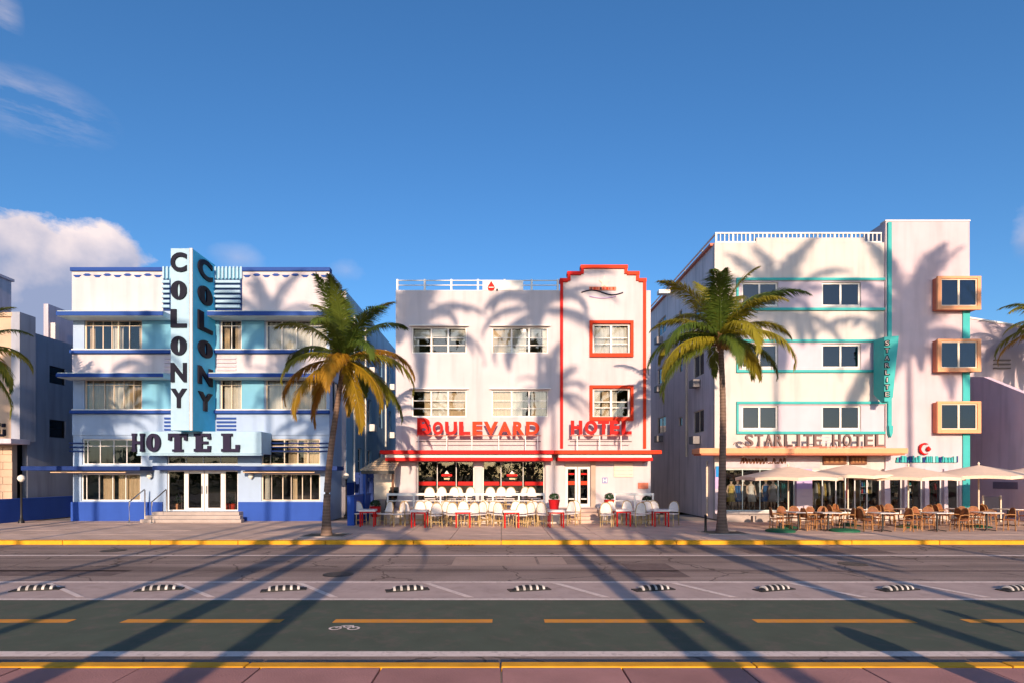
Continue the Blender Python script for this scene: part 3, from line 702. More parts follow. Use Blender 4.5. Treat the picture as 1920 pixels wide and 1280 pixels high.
# blue wall, gate and lamp in the alley
aw = thing('garden_wall', 'low cobalt blue wall across the shaded alley beside a lamp post', 'wall', (-22.6, 26.6, 0))
MB().box(NX+.16, NX+.5, 25.9, 31.5, 0, 1.12).build('wall', base_blue, aw, bev=.01)
MB().box(NX+.5, CL-.75, 31.2, 31.5, 0, 1.12).build('wall', base_blue, aw, bev=.01)
gt = thing('alley_gate', 'tall black slatted gate closing the alley against the blue hotel', 'gate', (CL-.35, 29.5, 0))
MB().box(CL-.74, CL-.68, 29.47, 29.53, 0, 2.3).build('post', iron, gt); MB().box(CL-.06, CL-.012, 29.47, 29.53, 0, 2.3).build('post', iron, gt)
for k in range(7): MB().box(CL-.67+k*.087, CL-.6+k*.087, 29.48, 29.515, .05, 2.25).build('slat', iron, gt)
def lamp_post(x, y, h, lab, head=.16):
    t = thing('lamp_post', lab, 'lamp', (x, y, 0), 'globe lamps in the alleys')
    MB().lathe(x, y, [(.13, 0), (.12, .12), (.06, .2), (.045, .4), (.04, h-.1), (.07, h-.05), (.05, h)], 12).build('pole', iron, t, smooth=True)
    MB().lathe(x, y, [(.05, h), (head*.8, h+head*.4), (head, h+head), (head*.8, h+head*1.6), (.03, h+head*2)], 14).build('globe', globe_m, t, smooth=True)
lamp_post(fx(40, 26.6), 26.6, fz(902, 26.6), 'black lamp post with pale globe beside the blue alley wall')
lamp_post(fx(649, 29.8), 29.8, fz(897, 29.8), 'globe lamp in the dark passage right of the blue hotel')
dk = thing('yard_door', 'cream door post lit inside the dark alley', 'post', (CL-1.1, 30.8, 0)); MB().box(CL-1.15, CL-.8, 30.75, 30.9, 0, 1.95).build('post', frame_cream, dk, bev=.01); MB().box(CL-1.2, CL-.75, 30.7, 30.95, 1.95, 2.0).build('cap', frame_cream, dk)
# back wall closing the alleys
for xa, xb, y, nm, lb in ((NX, CL, 45, 'rear_building', 'plain grey rear wall closing the left alley'), (XS+.3, -5.4, 46, 'rear_building', 'plain rear wall behind the passage between blue hotel and red trimmed hotel'), (7.7, 10.8, 45, 'rear_building', 'plain rear wall behind the passage beside the turquoise trimmed hotel')):
    t = thing(nm, lb, 'building', ((xa+xb)/2, y, 0), 'rear walls closing the passages')
    MB().box(xa, xb, y, y+.3, 0, 6).build('wall', grey_side, t); MB().box(xa-.05, xb+.05, y-.05, y+.35, 6, 6.15).build('cap', lav_wall, t); MB().box((xa+xb)/2-.4, (xa+xb)/2+.4, y-.04, y-.002, .02, 2.1).build('door', iron, t)

# ================================================================== white hotel with red trim
Y2 = 29.0
X = lambda p: fx(p, Y2); Z = lambda p: fz(p, Y2)
BL, BR = X(742), X(1220)
TZ = .60        # terrace height
B = thing('hotel_building', 'white hotel with red trim, red canopy and stepped red parapet panel', 'building', ((BL+BR)/2, Y2, 0))
hb2 = [(772,875,613,662),(922,1028,613,662),(772,875,730,781),(922,1028,730,781),(1110,1182,606,665),(1110,1182,726,784),(782,889,863,938),(905,1021,863,938),(1060,1107,868,948)]
holed(MB(), BL, BR, TZ-.02, Z(545), Y2, .24, [(X(a), X(b), Z(d), Z(c)) for a, b, c, d in hb2]).build('wall', boul_white, B)
MB().box(BL, BL+.24, Y2+.24, 44, 0, Z(545)).build('side_wall', boul_white, B)
MB().box(BR-.24, BR, Y2+.24, 44, 0, Z(545)).build('side_wall', boul_white, B)
MB().box(BL+.24, BR-.24, 43.8, 44, 0, Z(545)).build('back_wall', boul_white, B)
MB().box(BL+.25, BR-.25, Y2+.25, 43.7, Z(545)-.45, Z(545)-.3).build('roof', roof_grey, B)
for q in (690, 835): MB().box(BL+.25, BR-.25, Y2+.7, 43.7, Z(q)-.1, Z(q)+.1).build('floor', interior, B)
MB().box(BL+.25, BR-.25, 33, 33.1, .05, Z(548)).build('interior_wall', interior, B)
# stepped parapet panel
st = [(1050,840),(1050,527),(1064,527),(1064,514),(1089,514),(1089,502),(1176,502),(1176,514),(1198,514),(1198,527),(1211,527),(1211,840)]
up = [(X(1052),Z(545.2)),(X(1052),Z(527)),(X(1064),Z(527)),(X(1064),Z(514)),(X(1089),Z(514)),(X(1089),Z(502)),(X(1176),Z(502)),(X(1176),Z(514)),(X(1198),Z(514)),(X(1198),Z(527)),(X(1210),Z(527)),(X(1210),Z(545.2))]
MB().prism(up, Y2+.01, Y2+.3).build('parapet_panel', boul_white, B)
tw = .15
for (a, b), (c, d) in zip(st[:-1], st[1:]):
    x0, x1, z0, z1 = X(min(a, c)), X(max(a, c)), Z(max(b, d)), Z(min(b, d))
    if a == c: MB().box(x0-.0, x0+tw, Y2-.085, Y2-.003, z0, z1 - (0 if True else tw)).build('trim', red if a < 1100 else orange_red, B, bev=.01) if a < 1130 else MB().box(x0-tw, x0, Y2-.085, Y2-.003, z0, z1).build('trim', orange_red, B, bev=.01)
    else: MB().box(x0-.02, x1+.02, Y2-.10, Y2+.33, z1-tw*.4, z1+tw*.75).build('trim', orange_red if a > 1070 else red, B, bev=.01)
# roof railing
rail_z = (Z(525), Z(534), Z(544))
rr_ = thing('roof_railing', 'white roof railing with three rails along the flat parapet', 'railing', (BL+1, Y2+.1, Z(545)))
for p in (744.5, 796, 846, 896, 946, 997, 1046): MB().box(X(p)-.05, X(p)+.05, Y2+.05, Y2+.15, Z(545), Z(523)).build('post', frame_white, rr_, bev=.008)
for z in rail_z: MB().tube([(BL+.05, Y2+.1, z), (X(1047), Y2+.1, z)], .028, 8).build('rail', frame_white, rr_, smooth=True)
rs = thing('roof_sign', 'white rooftop sign board with red drop mark', 'sign', (X(942), Y2-.0, Z(545)))
MB().box(X(905), X(981), Y2-.02, Y2+.04, Z(545), Z(526)).build('board', frame_white, rs, bev=.01)
drop = [(.0, 1.0), (.12, .78), (.33, .52), (.42, .28), (.33, .08), (.0, 0), (-.33, .08), (-.42, .28), (-.33, .52), (-.12, .78)]
MB().prism([(X(921)+a*.44*1.0, Z(546)+b*.52) for a, b in drop], Y2-.05, Y2-.022).build('drop_mark', red, rs)
MB().prism([(X(932)+.05*math.cos(q*.785), Z(546)+.05+.07*math.sin(q*.785)) for q in range(8)], Y2-.05, Y2-.022).build('small_mark', purple_let, rs)
MB().box(X(921)-.13, X(921)+.13, Y2-.06, Y2-.051, Z(546)+.15, Z(546)+.19).build('bar_mark', frame_white, rs)
# emblem on the parapet panel
em = thing('wall_emblem', 'small emblem with red lettered band and scroll high on the stepped panel', 'emblem', (X(1125), Y2-.03, Z(550)))
starp = []
for k in range(10):
    a = math.pi/2+k*math.pi/5; r_ = .36 if k % 2 == 0 else .15; starp.append((X(1133)+r_*.8*math.cos(a), Z(530)+r_*math.sin(a)))
MB().prism(starp, Y2-.03, Y2-.003).build('star', frame_cream, em)
MB().box(X(1105), X(1155), Y2-.045, Y2-.004, Z(545), Z(538.5)).build('band', salmon, em)
for k in range(8): MB().box(X(1107+k*5.9), X(1107+k*5.9+(2.2, 3.6, 1.5, 3)[k % 4]), Y2-.055, Y2-.046, Z(544), Z(539.6)).build('band_mark', orange_red if k % 3 else purple_let, em)
arc = [(X(1090)+(X(1168)-X(1090))*t/16, Y2-.03, Z(549)+.12*math.sin(t/16*math.pi*2)) for t in range(17)]
MB().tube(arc, .03, 6).build('scroll', purple_let, em, smooth=True)
arc = [(X(1105)+(X(1155)-X(1105))*t/16, Y2-.03, Z(556)-.1*math.sin(t/16*math.pi)) for t in range(17)]
MB().tube(arc, .025, 6).build('scroll', lilac, em, smooth=True)
# upper windows
def bw(a, b, c, d, cols, rows, cur, sd):
    window(B, X(a), X(b), Z(d), Z(c), Y2+.08, cols, rows, .07, frame_white, gl, cur, seed=sd, thick=(1, 2))
    MB().box(X(a)-.12, X(b)+.12, Y2-.13, Y2-.003, Z(c)+.015, Z(c)+.07).build('hood', frame_white, B, bev=.01)
tri = (0, .345, .67, 1); r4 = (0, .3, .62, 1)
def glare_slats(a, b, c, d, spans):  # white slats added to imitate bright reflections on the upper panes
    for u, v, f in spans:
        bx0, bx1 = X(a)+(X(b)-X(a))*u, X(a)+(X(b)-X(a))*v; z1 = Z(c)-.08; z0 = z1-(Z(c)-Z(d)-.16)*f; n_ = max(3, int((z1-z0)/.11))
        for k in range(n_): MB().box(bx0+.05, bx1-.05, Y2+.24+(.012 if k % 2 else 0), Y2+.25+(.012 if k % 2 else 0), z1-(k+1)*(z1-z0)/n_+.004, z1-k*(z1-z0)/n_).build('glare_slat', cur_white, B)
glare_slats(772, 875, 613, 662, ((.03, .34, .42), (.36, .66, .30), (.69, .98, .5)))
glare_slats(922, 1028, 613, 662, ((.69, .9, .4),))
bw(772, 875, 613, 662, tri, r4, [(0, .1, cur_white), (.33, .37, cur_white)], 40)
bw(922, 1028, 613, 662, tri, r4, [(0, .33, cur_tan), (.36, .62, cur_white), (.92, 1, cur_white)], 44)
bw(772, 875, 730, 781, tri, r4, [(.2, .34, cur_tan), (.35, .67, cur_white), (.68, 1, cur_tan)], 48)
bw(922, 1028, 730, 781, tri, r4, [(0, .34, cur_tan), (.35, .55, cur_white), (.72, 1, cur_tan)], 52)
for c, d, sd in ((606, 665, 60), (726, 784, 64)):
    window(B, X(1110)+.03, X(1182)-.03, Z(d)+.03, Z(c)-.03, Y2+.04, (0, .5, 1), (0, .33, .55, 1), .09, frame_white, gl, [(0, .49, cur_white), (.51, 1, cur_white)] if c < 700 else [(0, .2, cur_white), (.25, .48, cur_tan), (.53, .7, cur_white)], seed=sd, thick=(1,))
    xa, xb, za, zb_ = X(1105), X(1187), Z(d+4), Z(c-4); q = .15
    for bx in ((xa, xa+q, za, zb_), (xb-q, xb, za, zb_), (xa+q, xb-q, za, za+q*1.25), (xa+q, xb-q, zb_-q, zb_)):
        MB().box(bx[0], bx[1], Y2-.14, Y2-.003, bx[2], bx[3]).build('surround', orange_red, B, bev=.01)
# canopy in two lengths
def bcan(pa, pb, pc, pd, dy):
    ya = Y2-1.25-dy
    g = lambda p: fx(p, ya); h_ = lambda p: fz(p, ya)
    MB().box(g(pa), g(pb), ya, Y2-.004, h_(850), h_(843)).build('canopy', red if pa < 900 else orange_red, B, bev=.015)
    MB().box(g(pc)+.05, g(pd)-.05, ya+.22, Y2-.004, h_(856.5), h_(850)-.003).build('canopy_band', frame_white, B)
    MB().box(g(pc), g(pd), ya+.16, Y2-.004, h_(863), h_(856.5)-.003).build('canopy', red, B, bev=.015)
bcan(712, 1039.6, 721, 1037, 0); bcan(1040, 1241, 1046, 1226, -.12)
# letter signs on stands above the canopy
ys = 28.45
g = lambda p: fx(p, ys); h_ = lambda p: fz(p, ys)
sg1 = thing('letter_sign', 'large red letter sign on the canopy, left of the red trim', 'sign', (g(897), ys, h_(843)), 'red letter signs on the canopy')
sg2 = thing('letter_sign', 'short red letter sign under the framed window of the stepped panel', 'sign', (g(1126), ys, h_(843)), 'red letter signs on the canopy')
for ch, a, b, t_ in zip('BOULEVARD', (783, 812, 835, 861, 886, 907, 934, 962, 986), (809, 831, 857, 882, 905, 934, 959, 983, 1011), (783,)+(790,)*8):
    letter(sg1, ch, g(a), g(b), h_(814.5), h_(t_), ys-.18, ys, red if a < 880 else orange_red, 'sans', .045)
for ch, a, b in zip('HOTEL', (1070, 1096, 1121, 1143, 1165), (1091, 1119, 1141, 1161, 1183)):
    letter(sg2, ch, g(a), g(b), h_(814), h_(788), ys-.18, ys, red, 'sans', .045)
for s_, ps, e0, e1 in ((sg1, (785, 838, 885, 935, 985, 1008), 781, 1014), (sg2, (1082, 1124, 1164), 1068, 1184)):
    for z in (816, 827): MB().tube([(g(e0), ys-.05, h_(z)), (g(e1), ys-.05, h_(z))], .022, 6).build('rail', iron if z > 820 else salmon, s_)
    for p in ps: MB().box(g(p)-.025, g(p)+.025, ys-.07, ys-.03, fz(843, ys)-.02, h_(816)).build('post', frame_white, s_)
# storefront
for a, b, cols in ((782, 889, (0, .345, .69, 1)), (905, 1021, (0, .29, .66, 1))):
    wn = window(B, X(a), X(b), Z(938), Z(863), Y2+.09, cols, (0, 1), .05, frame_white, gl, name='shop_window')
    for k in range(3):
        xa = X(a)+(X(b)-X(a))*cols[k]+.07; xb = X(a)+(X(b)-X(a))*cols[k+1]-.07
        MB().box(xa, xb, Y2+.105, Y2+.112, Z(909), Z(902)).build('red_stripe', red, wn)
    k = 1
    xm = X(a)+(X(b)-X(a))*(cols[1]+cols[2])/2
    MB().box(xm-.27, xm+.27, Y2+.105, Y2+.111, Z(892), Z(888)).build('decal_band', red, wn)
    MB().prism([(xm-.12, Z(887)), (xm+.12, Z(887)), (xm, Z(881))], Y2+.105, Y2+.111).build('decal_peak', frame_white, wn)
    MB().box(xm-.14, xm+.14, Y2+.105, Y2+.111, Z(898), Z(895)).build('decal_line', cur_tan, wn)
MB().box(X(889.5), X(904.5), Y2-.12, Y2-.003, TZ, Z(864)).build('pillar', boul_white, B, bev=.01)
MB().box(X(735), X(781), Y2-.15, Y2-.003, TZ, Z(864)).build('pillar', boul_white, B, bev=.03)
MB().box(X(1021.5), X(1038), Y2-.30, Y2-.003, TZ, Z(864)).build('pillar', boul_white, B, bev=.03)
MB().box(X(1038.5), X(1057), Y2-.12, Y2-.003, TZ, Z(864)).build('pillar', boul_white, B, bev=.01)
for a, b in ((1060.5, 1083), (1084, 1106.5)):
    d_ = window(B, X(a), X(b), Z(948), Z(874), Y2+.07, (0, 1), (0, .14, 1), .12, frame_white, gl_d, name='door')
    MB().box(X(a)+.14, X(b)-.14, Y2+.08, Y2+.088, Z(908), Z(901)).build('red_stripe', orange_red, d_)
    MB().box(X(a)+.16, X(b)-.16, Y2+.08, Y2+.088, Z(889), Z(886)).build('decal_band', red, d_)
    MB().tube([(X(1081 if a < 1070 else 1086), Y2+.03, Z(925)), (X(1081 if a < 1070 else 1086), Y2+.03, Z(905))], .018, 6).build('handle', steel, d_)
MB().box(X(1060), X(1107), Y2+.06, Y2+.14, Z(873.7), Z(868.2)).build('door_head', frame_cream, B)
MB().box(X(1107), X(1116), Y2-.16, Y2-.003, TZ, Z(866)).build('pillar', mat('beige_pillar', (.45, .34, .27), .8), B, bev=.01)
vent = MB().box(X(1151), X(1186), Y2-.08, Y2-.003, Z(893), Z(868)).build('menu_board', frame_cream, B, bev=.01)
for py in (873, 880, 887): MB().box(X(1152), X(1185), Y2-.10, Y2-.082, Z(py+2), Z(py)).build('slat', cream_wall, vent)
MB().box(X(1129), X(1139), Y2-.03, Y2-.003, Z(905), Z(894)).build('notice', paint('notice_blue', (.25, .27, .5)), B)
for k, ch in enumerate('H'): letter(B, ch, X(1130.5), X(1137.5), Z(903), Z(896), Y2-.042, Y2-.031, frame_white, 'sans', .03)
MB().box(X(1196), X(1215), Y2-.08, Y2-.003, Z(915), Z(904)).build('notice', salmon, B, bev=.01)
cam_ = MB().tube([(X(1207), Y2-.02, Z(867)), (X(1207), Y2-.22, Z(868.5))], .05, 8).build('security_camera', lav_wall, B)
# terrace, rail and steps
tr = thing('terrace', 'raised cream terrace with low steps in front of the red trimmed hotel', 'terrace', (X(900), 27, 0))
YT = 26.3
terr_m = stucco('terrace_stucco', (.60, .52, .46))
MB().box(fx(722, YT), fx(1064, YT), YT, Y2+.2, 0, TZ).build('platform', terr_m, tr, bev=.02)
MB().box(fx(1128, YT), fx(1228, YT), YT, Y2+.2, 0, TZ).build('platform', terr_m, tr, bev=.02)
for k in range(4): MB().box(fx(1064, YT)+.012, fx(1128, YT)-.012, YT+.05+k*.38, (Y2+.2 if k == 3 else YT+.42+k*.38), .003, .15*(k+1)).build('step', slab_warm, tr, bev=.015)
def trail(pa, pb, lab, posts):
    t = thing('terrace_railing', lab, 'railing', (fx((pa+pb)/2, YT), YT, TZ), 'white terrace railings')
    yy = YT+.1
    MB().box(fx(pa, yy), fx(pb, yy), yy-.035, yy+.035, fz(928, yy), fz(923.5, yy)).build('top_rail', frame_white, t, bev=.01)
    MB().tube([(fx(pa, yy), yy, fz(938, yy)), (fx(pb, yy), yy, fz(938, yy))], .022, 8).build('rail', frame_white, t)
    for p in posts: MB().box(fx(p, yy)-.035, fx(p, yy)+.035, yy-.034, yy+.034, TZ, fz(928, yy)).build('post', frame_white, t)
trail(725, 1022, 'white railing along the terrace before the shop windows', (727, 776, 826, 875, 924, 973, 1020))
trail(1150, 1226, 'short white railing right of the hotel door', (1152, 1190, 1224))

# thatched kiosk in the gap
kx0, kx1 = fx(678, 27.2), fx(742, 27.2)
ks = thing('bar_kiosk', 'small kiosk with sloping tan shingle roof between the two hotels', 'kiosk', ((kx0+kx1)/2, 28, 0))
shing = mat('tan_shingle', (.50, .37, .24), .9, .25, 6, .4, 30, rand=.12)
zt, zbk = fz(857, 28.6), fz(881, 27.0)
n_r = 6
for r_ in range(n_r):
    f0, f1 = r_/n_r, (r_+1.12)/n_r
    yA, yB = 26.9+2.0*f0, 26.9+2.0*f1; zA, zB = zbk+(zt-zbk)*f0, zbk+(zt-zbk)*f1
    xl = kx0+.55*f0
    cuts = [xl+(kx1-.0-xl)*k/7 for k in range(8)]
    for k in range(7):
        a, b = cuts[k]+.008, cuts[k+1]-.008
        MB().add([(a, yA, zA), (b, yA, zA), (b, yB, zB), (a, yB, zB), (a, yA, zA+.045), (b, yA, zA+.045), (b, yB, zB+.012), (a, yB, zB+.012)], [(0,3,2,1),(4,5,6,7),(0,1,5,4),(1,2,6,5),(2,3,7,6),(3,0,4,7)]).build('shingle', shing, ks)
MB().box(kx0+.04, kx1-.02, 26.95, 27.05, zbk-.16, zbk-.02).build('beam', iron, ks)
MB().box(kx0+.28, kx1-.3, 28.6, 28.7, 0, zbk+.3).build('back_panel', frame_cream, ks)
MB().box(kx0+.12, kx0+.24, 27.0, 27.12, 0, zbk-.16).build('post', cobalt, ks); MB().box(kx1-.16, kx1-.06, 27.0, 27.1, 0, zbk-.16).build('post', wood_b, ks)
MB().box(kx0+.5, kx1-.2, 27.9, 28.4, 0, 1.05).build('counter', mat('counter_grey', (.22, .19, .2), .6), ks, bev=.02)
bw_ = thing('garden_wall', 'short cobalt blue wall end at the mouth of the passage beside the palm', 'wall', (fx(656, 25.8), 26.5, 0))
MB().box(fx(651, 25.3), fx(664, 25.3), 25.3, 28.5, 0, fz(930, 25.3)).build('wall', base_blue, bw_, bev=.01)
MB().box(fx(650, 25.3), fx(665, 25.3), 25.27, 28.55, fz(930, 25.3), fz(928, 25.3)).build('cap', cobalt, bw_)
pb_ = thing('passage_gate', 'dark blue gate panel deep in the passage right of the blue hotel', 'gate', (-7.6, 31.5, 0))
for k in range(6): MB().box(-8.1+k*.26, -7.87+k*.26, 31.48, 31.53, .03, 2.4).build('plank', navy, pb_)
MB().box(-8.1, -6.5, 31.44, 31.475, 2.1, 2.25).build('rail', navy, pb_)
hi = fx(1195, 26.2)
# ================================================================== pink and cream hotel with turquoise lines
Y3 = 29.0
X = lambda p: fx(p, Y3); Z = lambda p: fz(p, Y3)
SL, SM, SR = X(1340), X(1658), X(1815)
S = thing('hotel_building', 'cream and pink hotel with turquoise lines, peach canopy and peach box windows', 'building', ((SL+SR)/2, Y3, 0))
S0 = .30
rows3 = ((530, 574), (645, 689), (760, 804))
hs = [(a, b, c, d) for c, d in rows3 for a, b in ((1391, 1458), (1541, 1613))]
shop = [(1356, 1491, 878, 957), (1520, 1653, 880, 962), (1663, 1690, 884, 962), (1697, 1728, 884, 962), (1736, 1764, 884, 962), (1771, 1796, 884, 962)]
holed(MB(), SL, SM, S0, Z(455), Y3, .24, [(X(a), X(b), Z(d), Z(c)) for a, b, c, d in hs+shop[:2]]).build('wall', cream_wall, S)
holed(MB(), SM+.002, SR, S0, Z(417), Y3-.10, .34, [(X(a), X(b), Z(d), Z(c)) for a, b, c, d in shop[2:]]).build('tower_wall', pink_wall, S)
MB().box(SM-.03, SR+.03, Y3-.13, Y3+.3, Z(417), Z(417)+.07).build('tower_cap', frame_white, S, bev=.015)
MB().box(SM+.002, SM+.2, Y3+.25, Y3+3, Z(457), Z(417)).build('tower_side', pink_wall, S); MB().box(SR-.2, SR, Y3+.25, 46, S0, Z(440)).build('side_wall', pink_wall, S)
swh = []
for yy, ww in ((30.2, .75), (31.4, .0), (33.6, .0), (35.4, 1.1), (40.3, 1.0)):
    pass
side_w = []
for (py0, py1) in ((560, 602), (662, 704), (768, 810)):
    for ya, yb in ((30.55, 32.2), (37.6, 39.6)):
        side_w.append((ya, yb, fz(py1, 31.2) if ya < 33 else fz(py1-10, 34), fz(py0, 31.2) if ya < 33 else fz(py0-2, 34)))
    side_w.append((34.2, 34.9, fz(py1-16, 33), fz(py0+8, 33)))
lav_side = stucco('lavender_white_side', (.82, .72, .74), .22)
holed(MB(), Y3+.24, 46, .0, Z(457), SL, .24, side_w, 'x').build('side_wall', lav_side, S)
for a, b, c, d in side_w:
    mb = MB(); xw = SL+.06
    mb.box(xw, xw+.06, a, a+.05, c, d); mb.box(xw, xw+.06, b-.05, b, c, d); mb.box(xw, xw+.06, a+.05, b-.05, c, c+.05); mb.box(xw, xw+.06, a+.05, b-.05, d-.05, d)
    if b-a > 1: mb.box(xw+.004, xw+.056, (a+b)/2-.04, (a+b)/2+.04, c+.05, d-.05)
    wn = mb.build('window', frame_cream, S); MB().box(xw+.03, xw+.036, a+.05, b-.05, c+.05, d-.05).build('pane', gl_b, wn)
    if b-a > 1: MB().box(SL-.42, SL-.002, (a+b)/2-.35, (a+b)/2+.35, c-.62, c-.2).build('air_conditioner', mat('unit_grey', (.22, .21, .22), .6), S, bev=.02)
MB().tube([(SL-.07, 33.2, fz(855, 33)), (SL-.07, 33.2, 11.4)], .06, 8).build('downpipe', frame_cream, S, smooth=True)
MB().tube([(SL-.07, 29.9, .1), (SL-.07, 29.9, 3.0)], .05, 8).build('downpipe', frame_cream, S, smooth=True)
MB().box(SL-.14, SL+.26, Y3+.25, 46, Z(457), Z(457)+.12).build('coping', salmon, S)
MB().box(SL-.9, SL-.15, 36.0, 36.5, Z(457)-.3, Z(457)-.05).build('floodlight', frame_white, S, bev=.03)
MB().box(SL+.25, SR-.22, 45.8, 46, 0, Z(457)).build('back_wall', lav_side, S)
MB().box(SL+.25, SR-.22, Y3+.3, 45.7, Z(457)-.35, Z(457)-.2).build('roof', roof_grey, S)
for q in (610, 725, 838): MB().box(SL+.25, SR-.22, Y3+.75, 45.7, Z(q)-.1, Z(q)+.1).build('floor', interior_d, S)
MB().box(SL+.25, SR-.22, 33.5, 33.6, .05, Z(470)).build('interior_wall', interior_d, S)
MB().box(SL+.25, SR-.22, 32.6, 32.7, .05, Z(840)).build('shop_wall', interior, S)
# window bands and turquoise lines
for c, d in rows3:
    MB().box(X(1384), SM-.004, Y3-.04, Y3-.002, Z(c-.5), Z(c-3)).build('band_edge', lilac_band, S)
    for a, b in ((1384, 1390.5), (1458.5, 1540.5), (1613.5, 1657)): MB().box(X(a), X(b), Y3-.04, Y3-.002, Z(d+4), Z(c-1)).build('band_panel', lilac_band, S)
    for py in (c-8, d+4): MB().box(X(1380), SM-.004, Y3-.11, Y3-.003, Z(py+5), Z(py)).build('turquoise_line', turq, S, bev=.02)
    MB().box(X(1380), X(1384)-.004, Y3-.10, Y3-.003, Z(d+3.8), Z(c-2.8)).build('turquoise_line', turq, S, bev=.01)
    for a, b in ((1391, 1458), (1541, 1613)):
        window(S, X(a), X(b), Z(d), Z(c), Y3+.05, (0, .5, 1), (0, 1), .08, frame_white, gl_b, None, thick=(1,))
MB().box(X(1660), X(1667), Y3-.22, Y3-.104, Z(800), Z(420)).build('turquoise_line', turq, S, bev=.02)
MB().prism([(X(1659.5), Z(798)), (X(1667.5), Z(798)), (X(1666.5), Z(812)), (X(1663.5), Z(820)), (X(1660.5), Z(812))], Y3-.30, Y3-.104).build('finial', turq, S)
MB().box(X(1801), X(1814), Y3-.16, Y3-.104, Z(950), Z(520)).build('turquoise_line', turq, S)
# tower box windows
for c, d, sh in ((520, 580, 0), (637, 695, 0), (753, 810, 0)):
    yb = 28.55; g = lambda p: fx(p, yb); h_ = lambda p: fz(p, yb)
    xa, xb, za, zb_ = g(1758), g(1836), h_(d), h_(c)
    bxw = MB(); t_ = .09
    bxw.box(xa-.0, xa+t_, yb+.06, Y3-.104, za, zb_); bxw.box(xb-t_, xb, yb+.06, Y3+.6, za, zb_); bxw.box(xa+t_, xb-t_, yb+.06, Y3-.104, za, za+t_); bxw.box(xa+t_, xb-t_, yb+.06, Y3-.104, zb_-t_, zb_)
    bo = bxw.build('box_window', salmon, S, bev=.01)
    fr = MB(); q = .16
    fr.box(xa-.04, xa+q, yb-.06, yb+.055, za-.04, zb_+.04); fr.box(xb-q*.8, xb+.06, yb-.06, yb+.055, za-.04, zb_+.04); fr.box(xa+q, xb-q*.8, yb-.06, yb+.055, za-.04, za+q*1.0); fr.box(xa+q, xb-q*.8, yb-.06, yb+.055, zb_-q*.55, zb_+.04)
    fr.build('surround', peach, bo, bev=.012)
    ix0, ix1, iz0, iz1 = xa+q, xb-q*.8, za+q, zb_-q*.55
    wf = MB(); f_ = .05
    wf.box(ix0, ix0+f_, yb+.0, yb+.05, iz0, iz1); wf.box(ix1-f_, ix1, yb+.0, yb+.05, iz0, iz1); wf.box(ix0+f_, ix1-f_, yb+.0, yb+.05, iz0, iz0+f_); wf.box(ix0+f_, ix1-f_, yb, yb+.05, iz1-f_, iz1); wf.box((ix0+ix1)/2-.05, (ix0+ix1)/2+.05, yb+.004, yb+.046, iz0+f_, iz1-f_)
    wf.build('sash', frame_cream, bo)
    for k in (0, 1): MB().box((ix0+f_, (ix0+ix1)/2+.05)[k], ((ix0+ix1)/2-.05, ix1-f_)[k], yb+.022, yb+.028, iz0+f_, iz1-f_).build('pane', gl_b, bo)
    MB().box(xa+t_, xb-t_, Y3-.13, Y3-.106, za+t_, zb_-t_).build('inner_wall', interior_d, bo)
# roof railing
rr3 = thing('roof_railing', 'white roof railing with upright bars on the cream hotel', 'railing', (X(1500), Y3+.1, Z(455)))
for z in (436, 453): MB().box(X(1342), X(1655), Y3+.06, Y3+.14, Z(z+1.5), Z(z-1.2)).build('rail', frame_white, rr3)
for k in range(40):
    p = 1344+k*7.95; big = k % 4 == 0
    MB().box(X(p)-(.045 if big else .022), X(p)+(.045 if big else .022), Y3+.07, Y3+.13, Z(453)+.03, Z(436)).build('baluster', frame_white, rr3)
MB().box(X(1418), X(1622), Y3-.001, Y3+.22, Z(455)+.002, Z(446)).build('parapet_panel', cream_wall, S)
for yy in (31, 34, 37, 40, 43): MB().box(SL+.05, SL+.12, yy, yy+.07, Z(457)+.12, Z(437)).build('post', frame_white, rr3)
MB().box(SL+.05, SL+.12, Y3+.2, 43.1, Z(438.5), Z(436)).build('rail', frame_white, rr3)
# vertical blade sign
bs = thing('blade_sign', 'tall narrow turquoise blade sign with stacked letters on the pink tower edge', 'sign', (X(1670), Y3-.5, Z(752)))
bp = [(28.0, fz(632, 28.0)), (28.0, fz(748, 28.0)), (28.12, fz(755, 28.0)), (Y3-.23, fz(740, Y3)), (Y3-.23, fz(640, Y3))]
xb0, xb1 = fx(1657, 28.0), fx(1665, 28.0)
mb = MB(); n = 5
mb.add([(xb0, y, z) for y, z in bp]+[(xb1+.06, y, z) for y, z in bp], [tuple(range(n)), tuple(range(2*n-1, n-1, -1))]+[(i, (i+1) % n, (i+1) % n+n, i+n) for i in range(n)])
mb.build('blade', turq, bs)
# broad face turned to the street with the stacked letters
fp = [(fx(1657, 27.98), fz(632, 27.98)), (fx(1684, 27.98), fz(630, 27.98)), (fx(1677, 27.98), fz(700, 27.98)), (fx(1673, 27.98), fz(744, 27.98)), (fx(1666, 27.98), fz(752, 27.98)), (fx(1657, 27.98), fz(752, 27.98))]
MB().prism(fp, 27.93, 27.995).build('face', turq, bs)
for k, ch in enumerate('STARLITE'):
    za = fz(648+k*13.6, 27.9)
    letter(bs, ch, fx(1658.5, 27.9), fx(1667.5, 27.9), za, fz(638+k*13.6, 27.9), 27.84, 27.928, black_let, 'sans', .03)
    letter(bs, ch, fx(1660, 27.83), fx(1666.5, 27.83), fz(647+k*13.6, 27.83), fz(639.3+k*13.6, 27.83), 27.815, 27.838, cream_wall, 'sans', -.01)
